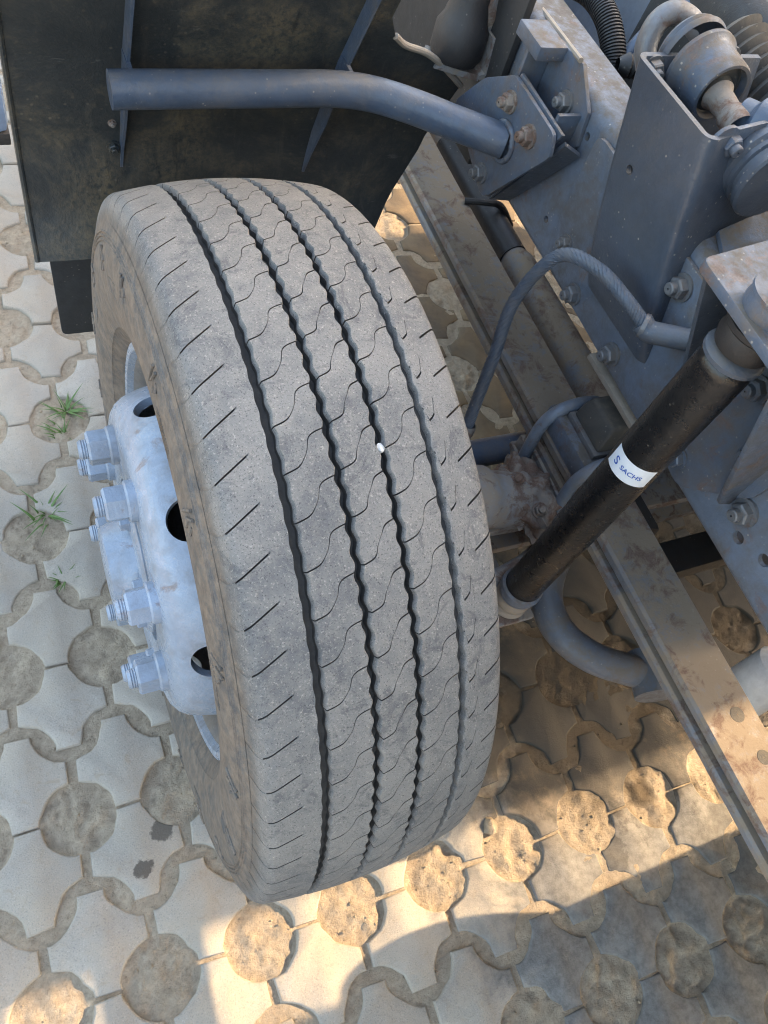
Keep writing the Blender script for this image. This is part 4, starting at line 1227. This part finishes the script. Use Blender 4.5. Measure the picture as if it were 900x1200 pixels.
# cab mount arm and rubber drum next to the mudguard
cm = empty('cab_mount', (0.50, 0.66, 0.83), truck); tag(cm, 'dusty cab mount arm with rubber drum beside the mudguard')
b = B()
pts = [(0.457, 0.670, 0.850), (0.505, 0.662, 0.842), (0.540, 0.655, 0.838), (0.551, 0.650, 0.846), (0.549, 0.660, 0.905)]
for (p, q) in zip(pts[:-1], pts[1:]):
    p = Vector(p); q = Vector(q); n = Vector((0, -0.05, 0))
    d = (q - p).normalized(); tt = d.cross(Vector((0, 1, 0))).normalized() * 0.005
    b.add([p - tt, q - tt, q + tt, p + tt, p - tt + n, q - tt + n, q + tt + n, p + tt + n], [(0, 1, 2, 3), (4, 7, 6, 5), (0, 4, 5, 1), (2, 6, 7, 3), (1, 5, 6, 2), (0, 3, 7, 4)])
b.build('mount_arm', 'casting', cm)
b = B(); b.lathe([(0, 0.001), (0, 0.040), (0.012, 0.046), (0.05, 0.046), (0.065, 0.038), (0.075, 0.036), (0.09, 0.030), (0.2, 0.030)], (0.500, 0.640, 0.852), (0.05, 0.1, 1), 28); b.build('rubber_drum', 'black', cm)
b = B(); b.lathe([(0, 0.03), (0.02, 0.038), (0.05, 0.036), (0.06, 0.020), (0.10, 0.014)], (0.540, 0.66, 0.895), (-0.2, 0.2, 1), 20); b.build('mount_knob', 'casting', cm)
b = B(); b.box((0.5555, 1.00, 0.85), (0.014, 0.88, 0.30)); b.build('shade_plate', 'dark', truck, bevel=0.003)  # dark plate added to stand for the shadowed area by the rail
b = B(); b.tube([(0.615, 0.66, 0.955), (0.555, 0.40, 1.000)], 0.0042, 8); b.build('brake_line', 'strip', truck)

# ------------------------------------------------------------------ parts of the truck around the picture
# bumper, and unseen cooling pack and tilted cab shaped to block the sun
b = B(); b.box((1.15, -0.98, 0.83), (0.88, 0.62, 0.86)); b.box((1.49, -0.98, 0.55), (0.52, 0.615, 0.66)); rad = b.build('radiator_blocker', 'dark', truck, bevel=0.02)
b = B(); b.tube(smooth_path([(0.98, -0.70, 0.36), (0.96, -0.655, 0.44), (0.98, -0.645, 0.52), (1.05, -0.66, 0.60), (1.15, -0.70, 0.62)], 6), 0.042, 16); b.build('shade_hose', 'black', rad)  # added hose, bulging the near edge of the sun strip
b = B(); b.box((1.0, -1.45, 0.55), (2.4, 0.18, 0.40)); b.build('bumper', 'white', truck, bevel=0.04)
cab = empty('tilted_cab', (1.1, -1.4, 1.2), truck)
b = B()
pl = round_poly([(-0.665, 1.20), (-0.64, 1.70), (0.02, 2.35), (-0.15, 2.75), (-2.0, 2.75), (-2.75, 1.85), (-1.65, 1.12)], 0.10, 5)
b.prism([(0.12, p[0], p[1]) for p in pl], (2.05, 0, 0)); b.build('cab_shell', 'white', cab, bevel=0.03)
b = B(); b.prism([(0.117, -1.3, 1.6), (0.117, -1.3, 2.15), (0.117, -2.2, 2.25), (0.117, -2.2, 1.85)], (-0.004, 0, 0)); b.build('side_window', 'glass', cab)
# rear wheel on the far side and the cargo frame further back
b = B()
b.lathe(left[::-1] + [(-0.128, 0.488), (-0.05, 0.498), (0.05, 0.498), (0.128, 0.488)] + rightp, (2.0, 0, 0.5), (1, 0, 0), 64); b.lathe([(-0.1, 0.29), (-0.03, 0.25), (-0.03, 0.001)], (2.0, 0, 0.5), (-1, 0, 0), 48)
b.build('wheel', 'tyre', truck)
# blue side step behind the mudguard
b = B(); b.box((-0.315, 1.36, 0.47), (0.24, 0.30, 0.34)); o = b.build('side_step', 'blue', truck, bevel=0.02)
b = B(); b.box((-0.315, 1.36, 0.286), (0.238, 0.298, 0.03)); b.build('step_edge', 'dark', o, bevel=0.005)

# ------------------------------------------------------------------ added truck out of view, its gaps shaping the sun strips
n2 = empty('shade_truck', (4.2, 0.5, 0)); tag(n2, 'unseen white box truck added alongside to shade the grey chassis', 'truck')
b = B()
pl = round_poly([(-0.47, 0.45), (-0.47, 2.2), (-0.47, 2.95), (1.14, 3.05), (1.14, 0.45)], 0.02, 3)
b.prism([(3.0, p[0], p[1]) for p in pl], (2.4, 0, 0)); b.build('cab', 'white', n2, bevel=0.02)
b = B(); b.box((4.2, 5.05, 2.10), (2.5, 7.2, 2.2)); b.build('cargo_box', 'white', n2, bevel=0.02)
b = B(); b.box((4.2, 4.6, 0.72), (2.1, 7.0, 0.52)); b.build('underframe', 'dark', n2, bevel=0.02)
b = B(); b.prism([(2.997, -0.30, 1.85), (2.997, 0.7, 1.85), (2.997, 0.7, 2.6), (2.997, -0.2, 2.6)], (-0.004, 0, 0)); b.build('side_window', 'glass', n2)
b = B(); b.prism([(3.2, -0.473, 1.75), (5.2, -0.473, 1.75), (5.2, -0.473, 2.65), (3.2, -0.473, 2.65)], (0, -0.004, 0)); b.build('windscreen', 'glass', n2)
b = B(); b.lathe([(-0.14, 0.28), (-0.15, 0.4), (-0.13, 0.485), (0.13, 0.485), (0.15, 0.4), (0.14, 0.28), (0.05, 0.2), (0.05, 0.001)], (0, 0, 0), (1, 0, 0), 48); b.lathe([(-0.13, 0.28), (-0.16, 0.2), (-0.16, 0.001)], (0, 0, 0), (1, 0, 0), 48)
tw = shared('wheel', b, 'tyre')
for (x, y) in ((3.2, 0.5), (5.2, 0.5), (3.2, 6.0), (5.2, 6.0)): inst('wheel', tw, (x, y, 0.485), n2)

# ================================================================== SMALL THINGS
def tuft(x, y, n, h, label, spread=0.03, seed=0):
    r = np.random.default_rng(seed)
    b = B()
    for k in range(n):
        a = r.uniform(0, 2 * PI); rad = spread * r.random()
        p = Vector((x + rad * math.cos(a), y + rad * math.sin(a), -0.010))
        d = Vector((math.cos(a + r.normal(0, 0.6)), math.sin(a + r.normal(0, 0.6)), 0))
        ln = h * r.uniform(0.5, 1.1); wd = r.uniform(0.0014, 0.0026); side = Vector((-d.y, d.x, 0))
        vs = []; fs = []
        for i in range(6):
            t = i / 5
            q = p + d * ln * (0.25 * t + 0.75 * t * t) + Vector((0, 0, ln * 0.75 * (t - 0.42 * t * t)))
            ww = wd * (1 - t ** 2) + 0.0002
            vs += [q - side * ww, q + Vector((0, 0, ww * 0.5)), q + side * ww]
        for i in range(5):
            fs += [(3 * i, 3 * i + 1, 3 * i + 4, 3 * i + 3), (3 * i + 1, 3 * i + 2, 3 * i + 5, 3 * i + 4)]
        b.add(vs, fs)
    o = b.build('grass_tuft', 'grass', None, smooth=60, base=True)
    tag(o, label, 'grass')
    return o
tuft(-0.200, 0.660, 26, 0.055, 'fullest tuft of green grass, in a round opening nearest the mud flap', 0.018, 1)
tuft(-0.215, 0.600, 16, 0.030, 'low sparse sprigs of grass at the near rim of the opening below the fullest tuft', 0.035, 2)
tuft(-0.285, 0.400, 22, 0.045, 'thin straggly grass at the edge of a round soil opening beside the lug nuts', 0.028, 3)
tuft(-0.275, 0.240, 16, 0.030, 'small flat sprig of grass in a wavy paving joint', 0.018, 4)

def stone(name, loc, r, label, cat, mat, seed):
    bmx = bmesh.new(); bmesh.ops.create_icosphere(bmx, subdivisions=2, radius=1); q = np.random.default_rng(seed)
    vs = [tuple(Vector(loc) + Vector((v.co.x * r, v.co.y * r * 1.25, v.co.z * r * 0.85)) * (1 + 0.10 * q.standard_normal())) for v in bmx.verts]
    fs = [tuple(v.index for v in f.verts) for f in bmx.faces]; bmx.free()
    b = B(); b.add(vs, fs); o = b.build(name, mat, None, smooth=20, base=True); tag(o, label, cat); return o
ph = R_(109.7)
stone('pebble', (0.0265, 0.494 * math.cos(ph), 0.5 + 0.494 * math.sin(ph)), 0.0044, 'tiny white pebble wedged in a tread groove of the tyre', 'pebble', 'pebble', 1)
stone('soil_clod', (0.393, -0.487, -0.003), 0.015, 'rounded clod of soil in a paving opening at the edge of the sunlit strip', 'clod', 'soil', 2)
